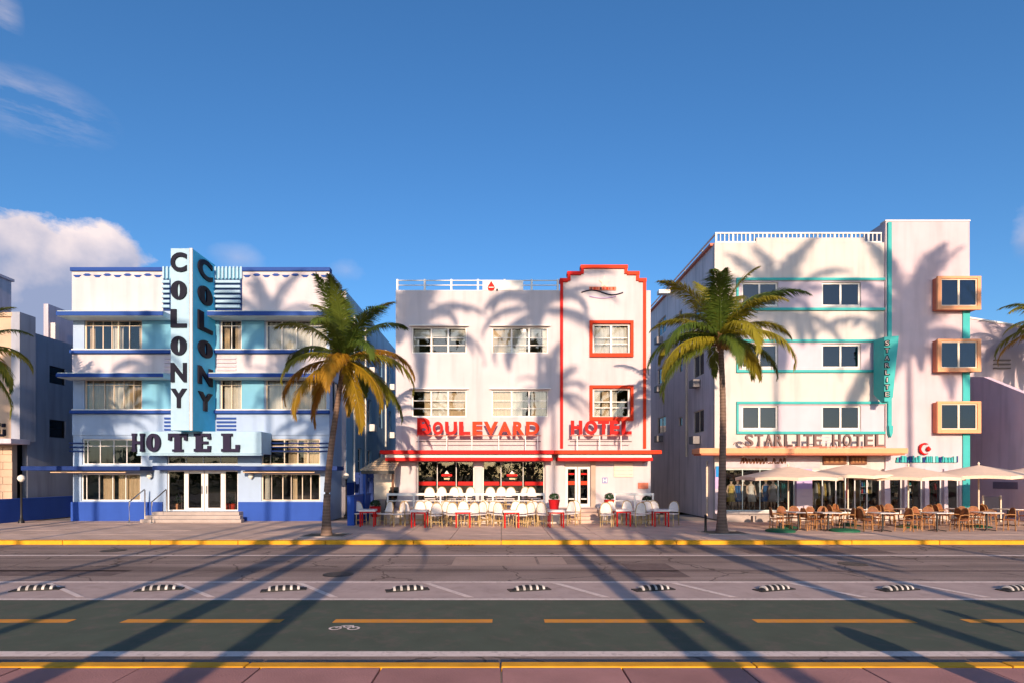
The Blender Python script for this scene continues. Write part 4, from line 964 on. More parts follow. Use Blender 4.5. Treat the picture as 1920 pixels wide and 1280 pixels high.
# peach canopy and open letters
yc = 27.7; g = lambda p: fx(p, yc); h_ = lambda p: fz(p, yc)
MB().box(g(1312), g(1703), yc, Y3-.12, h_(849.5), h_(839)).build('canopy', peach, S, bev=.03)
MB().box(g(1312)+.1, g(1703)-.1, yc+.08, Y3-.12, h_(852), h_(849.5)-.003).build('canopy_soffit', salmon, S)
ls = thing('letter_sign', 'pale open letters with dark outlines standing on the peach canopy', 'sign', (g(1530), yc+.2, h_(838)))
yl = 27.85; g2 = lambda p: fx(p, yl); h2 = lambda p: fz(p, yl)
pos = [1398+k*18.4 for k in range(8)]+[1562+k*20.2 for k in range(5)]
for ch, p in zip('STARLITEHOTEL', pos):
    wd = 8 if ch == 'I' else 15
    a = p+(4 if ch == 'I' else 0)
    letter(ls, ch, g2(a), g2(a+wd), h2(836), h2(813.5), yl, yl+.12, mat('letter_edge', (.17, .10, .09), .6), 'sans', .012)
MB().box(g2(1394), g2(1662), yl+.02, yl+.08, h2(838)+.0, h2(836.2)).build('rail', salmon, ls)
for k in range(2):
    for z in (818, 823, 828): 
        if k == 0: MB().box(g2(1540), g2(1558), yl+.03, yl+.08, h2(z+1.6), h2(z)).build('speed_line', lav_wall, ls)
bc = MB()
for cx_ in (1381, 1393):
    pts = [(g2(cx_)+.1*math.cos(q*math.pi/8), yl+.1, h2(833)+.12*math.sin(q*math.pi/8)) for q in range(0, 9)]
    bc.tube(pts, .02, 6)
bc.build('scroll_ornament', mat('letter_edge', (.16, .09, .08), .5), ls)
# shop signs
sy = Y3-.14
s1 = thing('shop_sign', 'brown script letters on pink band under the left end of peach canopy', 'sign', (X(1428), sy, Z(868)))
MB().box(X(1352), X(1536), Y3-.06, Y3-.003, Z(876), Z(853)).build('board', pink_wall, s1)
for k, (a, c, d) in enumerate(((1388, 856, 868), (1394, 858, 867), (1400, 859, 868), (1407, 860, 868), (1413, 858, 868), (1419, 859, 868), (1425, 859, 869), (1432, 857, 868), (1440, 866, 868), (1447, 858, 868), (1453, 866, 868), (1459, 858, 868), (1466, 857, 868))):
    MB().tube([(X(a)-.02, Y3-.1, Z(d)), (X(a)+.05, Y3-.1, Z((c+d)/2)), (X(a)+.06, Y3-.1, Z(c)), (X(a)+.12, Y3-.1, Z(c+1.5)), (X(a)+.13, Y3-.1, Z(d-.5))], .028, 6).build('script_stroke', wood_b, s1, smooth=True)
for p in (1390, 1431, 1470): MB().tube([(X(p), Y3-.1, Z(857)), (X(p), Y3-.3, Z(855))], .03, 6).build('spot_lamp', globe_m, s1)
s2 = thing('shop_sign', 'dark brown wooden sign boards under the middle of the peach canopy', 'sign', (X(1583), sy, Z(870)))
for a, b in ((1542, 1585), (1592, 1623)):
    bd = MB().box(X(a), X(b), Y3-.12, Y3-.003, Z(870), Z(854)).build('board', wood_b, s2, bev=.015)
    for k in range(4): MB().box(X(a+3+k*(b-a-6)/4), X(a+3+(k+.6)*(b-a-6)/4), Y3-.14, Y3-.122, Z(866), Z(858)).build('carved_mark', mat('wood_light', (.42, .19, .07), .6), bd)
s3 = thing('shop_sign', 'turquoise letter sign with red round mark on the pink tower', 'sign', (X(1740), sy, Z(866)))
rs3 = random.Random(3); yy = Y3-.2; teal_p = paint('pale_teal', (.30, .62, .58)); a = 1682
MB().box(fx(1681, yy), fx(1797, yy), yy+.03, yy+.09, fz(866, yy), fz(861, yy)).build('back_bar', turq, s3)
while a < 1794:
    w3 = rs3.choice((2.4, 3.4, 4.6)); tp = rs3.choice((853, 854, 856)); m3 = rs3.choice((turq, turq, teal_p, navy, turq))
    MB().box(fx(a, yy), fx(a+w3, yy), yy-.02, yy+.028, fz(866, yy), fz(tp, yy)).build('letter_stroke', m3, s3, bev=.008); a += w3+rs3.choice((.8, 1.4, 2.2))
rgm = [(fx(1735, Y3-.2)+.27*math.cos(a), Y3-.2, fz(841, Y3)+.27*math.sin(a)) for a in [R(60)+R(240)*k/14 for k in range(15)]]
MB().tube(rgm, [.02+.05*math.sin(math.pi*k/14) for k in range(15)], 8).build('red_crescent', red, s3, smooth=True)
MB().lathe(fx(1741, Y3-.2), Y3-.2, [(.02, fz(846, Y3)), (.1, fz(843, Y3)), (.1, fz(840, Y3)), (.02, fz(836, Y3))], 10).build('red_mark', red, s3, smooth=True)
# ground floor: shop fronts, pillars
window(S, X(1356), X(1491), Z(957), Z(878), Y3+.06, (0, .27, .52, .78, 1), (0, 1), .05, frame_teal, gl, name='shop_window')
window(S, X(1520), X(1653), Z(962), Z(880), Y3+.06, (0, .16, .36, .5, .64, .82, 1), (0, 1), .08, frame_white, gl, name='shop_window')
for (a, b, c, d) in shop[2:]: window(S, X(a), X(b), Z(d), Z(c), Y3-.02, (0, 1), (0, 1), .06, frame_white, gl, name='shop_window')
for a, b, m, yo in ((1490.5, 1519.5, lilac, .18), (1653, 1662.8, pink_wall, .24), (1690.3, 1696.8, pink_wall, .22), (1728.3, 1735.8, lilac_band, .22), (1764.3, 1770.8, lilac_band, .22), (1340, 1355.5, lilac, .07)):
    zm = Z(915)
    MB().box(X(a), X(b), Y3-yo, Y3-.003, zm+.002, Z(878)).build('pillar', m, S, bev=.01)
    MB().box(X(a)-.01, X(b)+.01, Y3-yo-.02, Y3-.003, S0, zm).build('pillar_base', lilac_band, S, bev=.01)
MB().box(X(1341), X(1351), Y3-.10, Y3-.072, Z(893), Z(873)).build('blue_notice', paint('bright_blue', (.02, .25, .62)), S)
MB().box(SL-.0, SR, Y3-1.2, Y3-.26, 0, S0).build('terrace', terr_m, S, bev=.02)
MB().box(SL, SR, Y3-.255, Y3+.24, 0, S0-.003).build('base', terr_m, S)
for a, b in ((1362, 1408), (1412, 1455)):
    MB().box(fx(a, 27.2), fx(b, 27.2), 27.2, 27.45, 0, fz(966, 27.2)).build('step', concrete, S, bev=.02)
# mannequins behind the left shop window
skin = paint('mannequin_skin', (.62, .46, .36), .4)
def mannequin(px, yy, dress, hair, lab, turn=0):
    x = fx(px, yy); z0 = S0+.02
    t = thing('mannequin', lab, 'mannequin', (x, yy, z0), 'mannequins in the shop window')
    b = MB(); zz = lambda h: z0+h
    # one continuous body: trunk loft, then limbs rooted in it
    b.lathe(x, yy, [(.10, zz(.80)), (.165, zz(.88)), (.16, zz(1.0)), (.12, zz(1.10)), (.145, zz(1.28)), (.16, zz(1.40)), (.09, zz(1.46)), (.045, zz(1.49)), (.045, zz(1.55)), (.075, zz(1.58)), (.085, zz(1.67)), (.07, zz(1.75)), (.02, zz(1.79))], 14, 1, .68)
    for s_ in (-1, 1):
        b.tube([(x+s_*.08, yy, zz(.84)), (x+s_*.085, yy, zz(.46)), (x+s_*.08, yy, zz(.08)), (x+s_*.08, yy-.14, zz(.03))], [.085, .06, .035, .03], 8)
        b.tube([(x+s_*.15, yy, zz(1.38)), (x+s_*.22, yy+.02, zz(1.12)), (x+s_*.22, yy-.10, zz(.88)), (x+s_*.21, yy-.14, zz(.78))], [.05, .04, .03, .025], 8)
    b.build('body', skin, t, smooth=True)
    MB().lathe(x, yy, [(.26, zz(.55)), (.22, zz(.78)), (.185, zz(.92)), (.135, zz(1.10)), (.16, zz(1.28)), (.172, zz(1.36)), (.10, zz(1.455))], 16, 1, .72).build('dress', dress, t, smooth=True)
    MB().lathe(x, yy+.015, [(.09, zz(1.60)), (.1, zz(1.70)), (.08, zz(1.78)), (.03, zz(1.81))], 12, 1, .9).build('hair', hair, t, smooth=True)
    MB().lathe(x, yy, [(.2, z0-.015), (.2, z0+.012)], 16).build('base', steel, t)
    t.rotation_euler = (0, 0, 0)
cl_b = mat('cloth_blue', (.02, .12, .35), .9, .2, 5); cl_w = mat('cloth_white', (.75, .72, .68), .9, .1, 5); cl_k = mat('cloth_black', (.02, .02, .025), .9, .2, 5); cl_y = mat('cloth_yellow', (.62, .45, .12), .9, .5, 9); cl_t = mat('cloth_teal', (.01, .22, .24), .9, .2, 5); cl_r = mat('cloth_red', (.4, .03, .05), .9, .3, 8)
for px, d_, hcol, lb in ((1371, cl_y, cl_k, 'shop window mannequin in a yellow dress nearest the palm trunk'), (1393, cl_k, cl_w, 'shop window mannequin in a black dress'), (1408, cl_w, cl_k, 'shop window mannequin in a plain white dress'), (1436, cl_b, cl_y, 'shop window mannequin in a blue dress'), (1449, mat('cloth_grey', (.42, .40, .42), .9, .2, 5), wood_b, 'shop window mannequin in a light grey dress beside the blue one'), (1383, cl_b, wood_b, 'shop window mannequin in blue next to the yellow dress')):
    mannequin(px, Y3+.62+(px % 3)*.13, d_, hcol, lb)
# clothes rails
def rack(px0, px1, yy, cols, lab, z0=S0+.02):
    xa, xb = fx(px0, yy), fx(px1, yy); t = thing('clothes_rack', lab, 'clothes rack', ((xa+xb)/2, yy, z0), 'clothes racks in the shops')
    MB().tube([(xa, yy, z0), (xa, yy, z0+1.55), (xb, yy, z0+1.55), (xb, yy, z0)], .018, 6).build('rail', steel, t)
    n = max(3, int((xb-xa)/.11))
    for k in range(n):
        x = xa+.06+(xb-xa-.12)*k/(n-1); l = random.uniform(.7, 1.2); sh = random.uniform(.16, .2)
        MB().lathe(x, yy, [(.05, z0+1.5-l), (.055, z0+1.5-l*.5), (.035, z0+1.42), (.012, z0+1.52)], 8, .9, sh/.05).build('garment', cols[k % len(cols)], t, smooth=True)
rack(1415, 1434, Y3+1.5, (cl_k, cl_w, cl_t), 'clothes rack of dark and white garments deep in the left shop'); rack(1452, 1488, Y3+.9, (cl_t, cl_t, cl_k, cl_t), 'clothes rack of teal garments beside the lilac pillar')
rack(1528, 1556, Y3+1.4, (cl_w, cl_y, cl_k), 'clothes rack of pale garments behind the middle shop window'); rack(1737, 1763, Y3+.8, (cl_r, cl_k, cl_r), 'clothes rack of crimson garments in the tower shop'); rack(1575, 1600, Y3+1.6, (cl_k, cl_y, cl_r), 'clothes rack of mixed garments in the middle shop')
sh_ = thing('display_shelf', 'white shelves stacked with folded clothes in the tower shop', 'shelf', (X(1712), Y3+.8, S0))
for k in range(6):
    z = S0+.3+k*.36
    MB().box(X(1698), X(1727), Y3+.6, Y3+1.0, z, z+.03).build('shelf', frame_white, sh_)
    for q in range(3): MB().box(X(1700+q*9), X(1706.5+q*9), Y3+.62, Y3+.95, z+.032, z+.032+random.uniform(.1, .24)).build('folded_stack', (cl_w, cl_t, cl_k, cl_b)[(k+q) % 4], sh_, bev=.02)
fg = thing('drinks_fridge', 'glass fronted fridge with rows of bottles in the middle shop', 'fridge', (X(1638), Y3+.9, S0))
MB().box(X(1626), X(1650), Y3+1.15, Y3+1.2, S0, S0+2).build('back', interior_d, fg); MB().box(X(1626), X(1627.5), Y3+.6, Y3+1.15, S0, S0+2).build('side', steel, fg); MB().box(X(1648.5), X(1650), Y3+.6, Y3+1.15, S0, S0+2).build('side', steel, fg)
for k in range(5):
    MB().box(X(1627.6), X(1648.4), Y3+.62, Y3+1.14, S0+.25+k*.36, S0+.27+k*.36).build('shelf', steel, fg)
    for q in range(5): MB().lathe(X(1630+q*4), Y3+.75, [(.035, S0+.272+k*.36), (.035, S0+.42+k*.36), (.014, S0+.48+k*.36), (.014, S0+.52+k*.36)], 8).build('bottle', (cl_t, cl_y, cl_w, cl_r, cl_b)[(k+q) % 5], fg, smooth=True)

# ================================================================== building beyond, right edge
N = thing('pink_side_building', 'pale pink building with purple shaded side wall at the right picture edge', 'building', (26, 31, 0))
NXr = 25.6
mb = MB(); prof = [(27.2, 0), (46, 0), (46, 7.9), (31, 7.6), (30.2, 7.45), (27.2, 5.9)]
n = len(prof); mb.add([(NXr, y, z) for y, z in prof]+[(NXr+.3, y, z) for y, z in prof], [tuple(range(n)), tuple(range(2*n-1, n-1, -1))]+[(i, (i+1) % n, (i+1) % n+n, i+n) for i in range(n)])
mb.build('side_wall', stucco('mauve_side', (.76, .58, .66), .15), N)
YR = 36.0
xa = SR+.02; zf = lambda px: fz(598+(px-1815)*.235, YR)
mb = MB(); xe = fx(2080, YR); xs_ = fx(1800, YR)
MB().prism([(xs_, 0), (xe, 0), (xe, fz(640, YR)), (xs_, fz(595, YR))], YR, YR+.3).build('rear_wall', pink_wall, N)
MB().prism([(xs_, fz(595, YR)+.002), (xe, fz(640, YR)+.002), (xe, fz(637, YR)), (xs_, fz(592, YR))], YR-.06, YR+.35).build('coping', frame_white, N)
for k in range(3): MB().box(fx(1862, YR), fx(1893, YR), YR-.10, YR-.003, fz(676+k*7.5, YR), fz(673.5+k*7.5, YR)).build('louvre', mat('louvre_brown', (.22, .17, .16), .7), N)
MB().box(NXr-.03, NXr-.004, 28.2, 29.6, 1.55, 1.9).build('wall_sign', mat('dim_sign', (.2, .16, .22), .6), N)
gx_ = thing('glass_screen', 'clear glass wind screen with pale posts by the shaded side wall', 'screen', (23.9, 27.9, 0))
for p in (1843, 1876): MB().box(fx(p, 27.3)-.03, fx(p, 27.3)+.03, 27.27, 27.33, 0, fz(928, 27.3)+.0).build('post', frame_cream, gx_)
MB().box(fx(1843, 27.3)+.03, fx(1876, 27.3)-.03, 27.296, 27.304, .1, fz(930, 27.3)).build('pane', gl, gx_)
# ================================================================== palms
g1 = leaf('palm_green', (.075, .135, .022), (.17, .21, .03)); g2l = leaf('palm_olive', (.19, .21, .022), (.34, .29, .025)); g3 = leaf('palm_yellow', (.34, .22, .014), (.46, .22, .02))
g4 = leaf('palm_dry', (.20, .11, .04), (.28, .17, .07), .2)
leaf('leaf_shrub', (.02, .055, .015), (.04, .10, .03)); MATS['leaf_shrub']
trunk_m = mat('palm_trunk', (.20, .135, .105), .95, .25, 3, .6, 18, spec=.15); 
nt_ = trunk_m.node_tree; p_ = nt_.nodes['Principled BSDF']; src_ = p_.inputs['Base Color'].links[0].from_socket
tc_ = nt_.nodes.new('ShaderNodeTexCoord'); wv_ = nt_.nodes.new('ShaderNodeTexWave'); wv_.wave_type = 'BANDS'; wv_.bands_direction = 'Z'; wv_.inputs['Scale'].default_value = 2.6; wv_.inputs['Distortion'].default_value = 2.2; wv_.inputs['Detail'].default_value = 3
nt_.links.new(tc_.outputs['Object'], wv_.inputs[0]); mr_ = nt_.nodes.new('ShaderNodeMapRange'); mr_.inputs[3].default_value = .78; mr_.inputs[4].default_value = 1.12; nt_.links.new(wv_.outputs[1], mr_.inputs[0])
vs_ = nt_.nodes.new('ShaderNodeVectorMath'); vs_.operation = 'SCALE'; nt_.links.new(src_, vs_.inputs[0]); nt_.links.new(mr_.outputs[0], vs_.inputs['Scale']); nt_.links.new(vs_.outputs[0], p_.inputs['Base Color'])
fibre = mat('palm_fibre', (.24, .13, .06), .95, .3, 6, .5, 25)
nut_m = mat('coconut', (.26, .15, .03), .6, .25, 4)
def frond_mesh(name, e0, droop, seed, L_=3.0, n=24, lw=.055, hang=.55, per=3):
    rr = random.Random(seed); pts = []; p = Vector((.08, 0, 0)); a = e0; st_ = L_/n
    pts.append(p.copy())
    sway = rr.uniform(-.25, .25)
    for i in range(n):
        t = i/n; a -= droop*(0.35+1.3*t)/n
        p = p+Vector((math.cos(a)*math.cos(sway*t), math.cos(a)*math.sin(sway*t), math.sin(a)))*st_; pts.append(p.copy())
    mb = MB(); mb.tube(pts, [.034*(1-.88*i/n)+.004 for i in range(n+1)], 4)
    for i in range(2, n+1):
        for k in range(per):
            t = (i-1+(k+.5)/per)/n
            if t > 1: continue
            q = pts[i-1].lerp(pts[i], (k+.5)/per); tg = (pts[i]-pts[i-1]).normalized()
            side0 = tg.cross(Vector((0, 0, 1)))
            if side0.length < .1: side0 = Vector((0, 1, 0))
            side0.normalize(); nrm = side0.cross(tg)
            ll = L_*.215*(min(1, .35+t*3.2))*(1.0 if t < .65 else 1-.75*(t-.65)/.35)
            for s_ in (-1, 1):
                l = ll*rr.uniform(.78, 1.12)
                d = (side0*s_*(.85-.25*t)+tg*(.55+.55*t)+nrm*.15+Vector((0, 0, -1))*hang*rr.uniform(.3, 1.0)+Vector((rr.uniform(-.12, .12), rr.uniform(-.12, .12), 0))).normalized()
                d2 = (d+Vector((0, 0, -1))*hang*rr.uniform(.6, 1.7)).normalized()
                m1 = q+d*l*.5; e_ = m1+d2*l*.55
                wv = tg.cross(d).cross(d); wv = (tg-d*tg.dot(d)); wv = wv.normalized()*lw*.5*(L_/3) if wv.length > .05 else side0*lw*.5
                mb.add([q-wv*.4, q+wv*.4, m1+wv, m1-wv, e_], [(0, 1, 2, 3), (3, 2, 4)])
    me = bpy.data.meshes.new(name); me.from_pydata(mb.v, [], mb.f); return me
SPEC = [(84, .9), (72, 1.2), (60, 1.5), (46, 1.7), (32, 1.9), (18, 1.9), (4, 1.7), (-14, 1.4), (-36, 1.0), (-58, .6)]
FM = {}
def fronds_for(L_, n, per, lw):
    key = (L_, n, per)
    if key not in FM:
        FM[key] = []
        for lvl, (e, d) in enumerate(SPEC):
            for v in range(2):
                me = frond_mesh('frond', R(e), d+random.uniform(-.15, .15), 100*lvl+v+int(L_*7), L_, n, lw, .35+.06*lvl, per)
                FM[key].append((lvl, me))
    return FM[key]
def palm(lab, x, y, z_crown, r0, lean=(0, 0), L_=3.0, n=24, per=3, seed=0, yellow=.5, group=None, lw=.055, counts=(2, 2, 3, 3, 4, 4, 4, 2, 1, 0), z0=0, curve=.5, az=None):
    rr = random.Random(seed); t = thing('palm_tree', lab, 'palm tree', (x, y, z0), group)
    pts = []; rad = []; K = 64
    for i in range(K+1):
        s_ = i/K; b = s_**(1.0+curve)
        pts.append((x+lean[0]*b+.05*math.sin(s_*5+seed), y+lean[1]*b, z0-.05+(z_crown-z0+.05)*s_))
        base = r0*(1.0+.75*math.exp(-s_*14))*(1-.38*s_)
        rad.append(base*(1+(.04 if i % 2 else -.015)))
    MB().tube(pts, rad, 12).build('trunk', trunk_m, t, smooth=True)
    top = Vector(pts[-1])
    mb = MB(); mb.lathe(top.x, top.y, [(r0*.62, top.z-.55), (r0*1.0, top.z-.3), (r0*1.15, top.z-.02), (r0*.8, top.z+.25), (.03, top.z+.5)], 10)
    for k in range(14):
        a = rr.random()*6.28; e = rr.uniform(-1.2, .6); l = rr.uniform(.25, .55)
        p0 = top+Vector((math.cos(a)*r0*.7, math.sin(a)*r0*.7, rr.uniform(-.45, .1))); p1 = p0+Vector((math.cos(a)*math.cos(e), math.sin(a)*math.cos(e), math.sin(e)))*l
        mb.tube([p0, p1], [.035, .008], 4)
    cr = mb.build('crown', fibre, t)
    ms = fronds_for(L_, n, per, lw)
    ga = rr.random()*6.28
    for lvl, c in enumerate(counts):
        for k in range(c):
            ga += 2.399963+rr.uniform(-.25, .25)
            me = [m for l, m in ms if l == lvl][rr.randrange(2)]
            py = (0, 0, .0, .05, .15, .35, .6, .8, .9, 1)[lvl]*yellow*1.6
            u = rr.random()
            m = g3 if u < py*.55 else (g2l if u < py*.55+.45 else g1)
            if lvl == 9: m = g4
            mm = me.copy() if False else me
            o = bpy.data.objects.new('frond', mm); COL.objects.link(o); o.parent = cr
            if not mm.materials: mm.materials.append(g1)
            o.material_slots[0].link = 'OBJECT'; o.material_slots[0].material = m
            o.location = tuple(top-Vector(W[cr.name])+Vector((0, 0, .12-.035*lvl)))
            o.rotation_euler = (rr.uniform(-.08, .08), rr.uniform(-.08, .08), ga); s_ = rr.uniform(.86, 1.1); o.scale = (s_, s_, s_)
    for k in range(5):
        a = rr.random()*6.28; c_ = top+Vector((math.cos(a)*r0*1.5, math.sin(a)*r0*1.5, -.28-rr.random()*.2)); q = .11
        MB().lathe(c_.x, c_.y, [(.02, c_.z-q*1.2), (q*.8, c_.z-q*.6), (q, c_.z), (q*.7, c_.z+q*.8), (.02, c_.z+q*1.1)], 8).build('coconut', nut_m, cr, smooth=True)
    return t
def tree_pit(x, y, lab):
    t = thing('tree_pit', lab, 'tree pit', (x, y, 0), 'tree pits on the pavement')
    MB().box(x-.75, x+.75, y-.6, y+.6, .004, .012).build('soil', earth, t)
    for a in ((-.8, .8, -.66, -.6), (-.8, .8, .6, .66), (-.8, -.75, -.6, .6), (.75, .8, -.6, .6)): MB().box(x+a[0], x+a[1], y+a[2], y+a[3], .003, .03).build('edging', concrete, t)
palm('coconut palm with yellowing fronds on the pavement beside the blue hotel', fx(612, 21.15), 21.15, fz(668, 21.15), .135, (fx(640, 21.15)-fx(612, 21.15), .2), 3.15, 30, 6, 3, .9, 'palms on the pavement', .030, (2, 3, 3, 2, 3, 3, 4, 4, 2, 0))
palm('coconut palm standing before the corner of the cream hotel with turquoise lines', fx(1356, 22.1), 22.1, fz(630, 22.1), .15, (-.08, .1), 3.3, 30, 6, 17, .45, 'palms on the pavement', .030, (2, 3, 4, 3, 3, 5, 5, 1, 0, 0))
tree_pit(fx(612, 21.15), 21.15, 'soil square round the palm beside the blue hotel'); tree_pit(fx(1356, 22.1), 22.1, 'soil square round the palm before the cream hotel')
palm('palm whose frond tips hang in at the left picture edge', fx(-62, 22), 22, fz(655, 22), .16, (0, 0), 2.7, 20, 3, 21, .6, 'palms on the pavement')
palm('palm whose frond tips show at the right picture edge', fx(1990, 33), 33, fz(612, 33), .18, (0, 0), 3.4, 20, 3, 27, .6, 'palms on the pavement')
# palms in the park behind the camera; their shadows cross the road and climb the fronts
TE = math.tan(SUN_EL)
def park_palm(px, py, Yw, Yp, r0, seed, lab, L_=4.2):
    xw = fx(px, Yw); x = xw-SUN_DX*(Yw-Yp); z = fz(py, Yw)+(Yw-Yp)*TE
    palm(lab, x, Yp, z, r0, (0, 0), L_, 22, 3, seed, .3, 'palms in the park casting shadows', .075, (2, 2, 3, 3, 3, 3, 2, 1, 0, 0))
park_palm(1703, 640, 29, -7, .19, 31, 'park palm behind the viewer whose shadow stands on the pink tower', 5.4)
park_palm(1457, 590, 29, -10, .15, 32, 'park palm behind the viewer whose shadow tops the cream front', 4.6)
park_palm(1010, 578, 29, -4, .19, 34, 'park palm behind the viewer whose shadow stands left of the red trim')
park_palm(1036, 735, 29, -9, .16, 35, 'slim park palm behind the viewer shading the letter signs', 2.4)
park_palm(786, 610, 29, -5, .20, 36, 'park palm behind the viewer whose shadow stands on the left of the white hotel')
park_palm(668, 985, 22.5, -3, .24, 37, 'thick park palm behind the viewer shading the passage beside the kiosk')
park_palm(1343, 985, 22.5, -6, .2, 38, 'park palm behind the viewer shading the passage by the lavender side wall')
park_palm(626, 800, 28, -6, .14, 39, 'park palm behind the viewer shading the right end of the blue hotel ground floor', 3.4)
park_palm(505, 615, 28, -10, .12, 40, 'thin park palm behind the viewer with shadow high on the right of the blue hotel', 3.2)
park_palm(540, 730, 28, -8, .11, 41, 'thin park palm behind the viewer shading the second floor of the blue hotel', 2.6)
park_palm(300, 700, 28, -9, .12, 42, 'park palm behind the viewer shading the pylon sign', 3.2)
park_palm(180, 810, 28, -5, .15, 43, 'park palm behind the viewer shading the left ground floor of the blue hotel', 3.4)
park_palm(1875, 680, 36, -6, .17, 44, 'park palm behind the viewer shading the far pink wall', 3.2)
park_palm(-5, 760, 27.6, -6, .17, 45, 'park palm behind the viewer shading the stone clad building', 3.2)
# a short palm whose crown shadow lies on the pavement
x_ = 6.3; palm('short park palm behind the viewer whose crown shadow lies on the pavement', x_+.9, -3.5, (24.0+3.5)*TE, .2, (0, 0), 3.0, 20, 3, 46, .3, 'palms in the park casting shadows')
# belt of sea-grape trees far behind the viewer, along the beach
rr = random.Random(5); mb = MB()
for k in range(9000):
    x = rr.uniform(-95, 95); h = (5.5+1.6*math.sin(x*.23)+1.1*math.sin(x*.71+1))*rr.random()**.6; y = -64+rr.uniform(-2.5, 2.5)
    u = Vector((rr.gauss(0, 1), rr.gauss(0, 1), rr.gauss(0, 1))).normalized()*.45; v = u.cross(Vector((rr.gauss(0, 1), rr.gauss(0, 1), rr.gauss(0, 1)))).normalized()*.35; p = Vector((x, y, h))
    mb.add([p-u, p-v, p+u, p+v], [(0, 1, 2, 3)])
tag(mb.build('tree_belt', MATS['leaf_shrub']), 'dense dark belt of beach trees far behind the viewer', 'trees', kind='stuff')
# bin and post on the near pavement, just outside the frame
bn = thing('litter_bin', 'round topped litter bin on the near pavement outside the frame, shadow on bike lane', 'bin', (5.42, 4.0, 0))
MB().lathe(5.42, 4.0, [(.20, 0), (.22, .03), (.22, .85), (.23, .86)], 20).build('body', mat('bin_green', (.03, .08, .06), .5), bn, smooth=True)
MB().lathe(5.42, 4.0, [(.235, .865), (.22, .98), (.15, 1.10), (.03, 1.14)], 20).build('lid', iron, bn, smooth=True)
ps = thing('sign_post', 'thin sign post on the near pavement outside the frame', 'post', (7.95, 4.2, 0))
MB().tube([(7.95, 4.2, 0), (7.95, 4.2, 1.35)], .03, 8).build('pole', steel, ps); MB().box(7.85, 8.05, 4.18, 4.195, 1.1, 1.38).build('plate', frame_white, ps)

# ================================================================== bike lane separators
rub = mat('black_rubber', (.012, .012, .013), .6, .2, 8, .2, 60); stripe = mat('separator_white', (.50, .47, .45), .7, .55, 9)
sp = thing('lane_separator', 'black and white striped low rubber separator', 'separator', (0, 0, 0))
def hump(x0, x1, grow, m, name):
    mb = MB(); ns = 4; seg = 9; Lh = .42
    vs = []; fs = []
    for i in range(ns+1):
        x = x0+(x1-x0)*i/ns; u = abs(x)/Lh; e = math.sqrt(max(0, 1-u**3.2)); hh = .105*e+grow; ww = .11*(.55+.45*e)+grow
        for j in range(seg+1):
            q = math.pi*j/seg; vs.append((x, -ww*math.cos(q), max(0, hh*math.sin(q)**.8)))
    for i in range(ns):
        for j in range(seg): fs.append((i*(seg+1)+j, (i+1)*(seg+1)+j, (i+1)*(seg+1)+j+1, i*(seg+1)+j+1))
    fs.append(tuple(range(seg, -1, -1))); fs.append(tuple(ns*(seg+1)+j for j in range(seg+1)))
    return mb.add(vs, fs).build(name, m, sp, smooth=True)
hump(-.42, .42, 0, rub, 'body')
MB().box(-.44, .44, -.13, .13, 0, .018).build('base_plate', rub, sp)
for k in range(5): hump(-.295+k*.14, -.248+k*.14, .004, stripe, 'stripe')
P = Proto(sp)
ordw = ['first', 'second', 'third', 'fourth', 'fifth', 'sixth', 'seventh', 'eighth', 'ninth', 'tenth', 'eleventh', 'twelfth', 'thirteenth', 'fourteenth']
for i, px in enumerate((73, 302, 535, 765, 992, 1224, 1450, 1680, 1903)):
    P.place((fx(px, 11.8), 11.75+random.uniform(-.04, .04), RZ+.0045), R(random.uniform(14, 20)), 'black and white striped rubber lane separator, %s from the left' % ordw[i], 'striped lane separators')

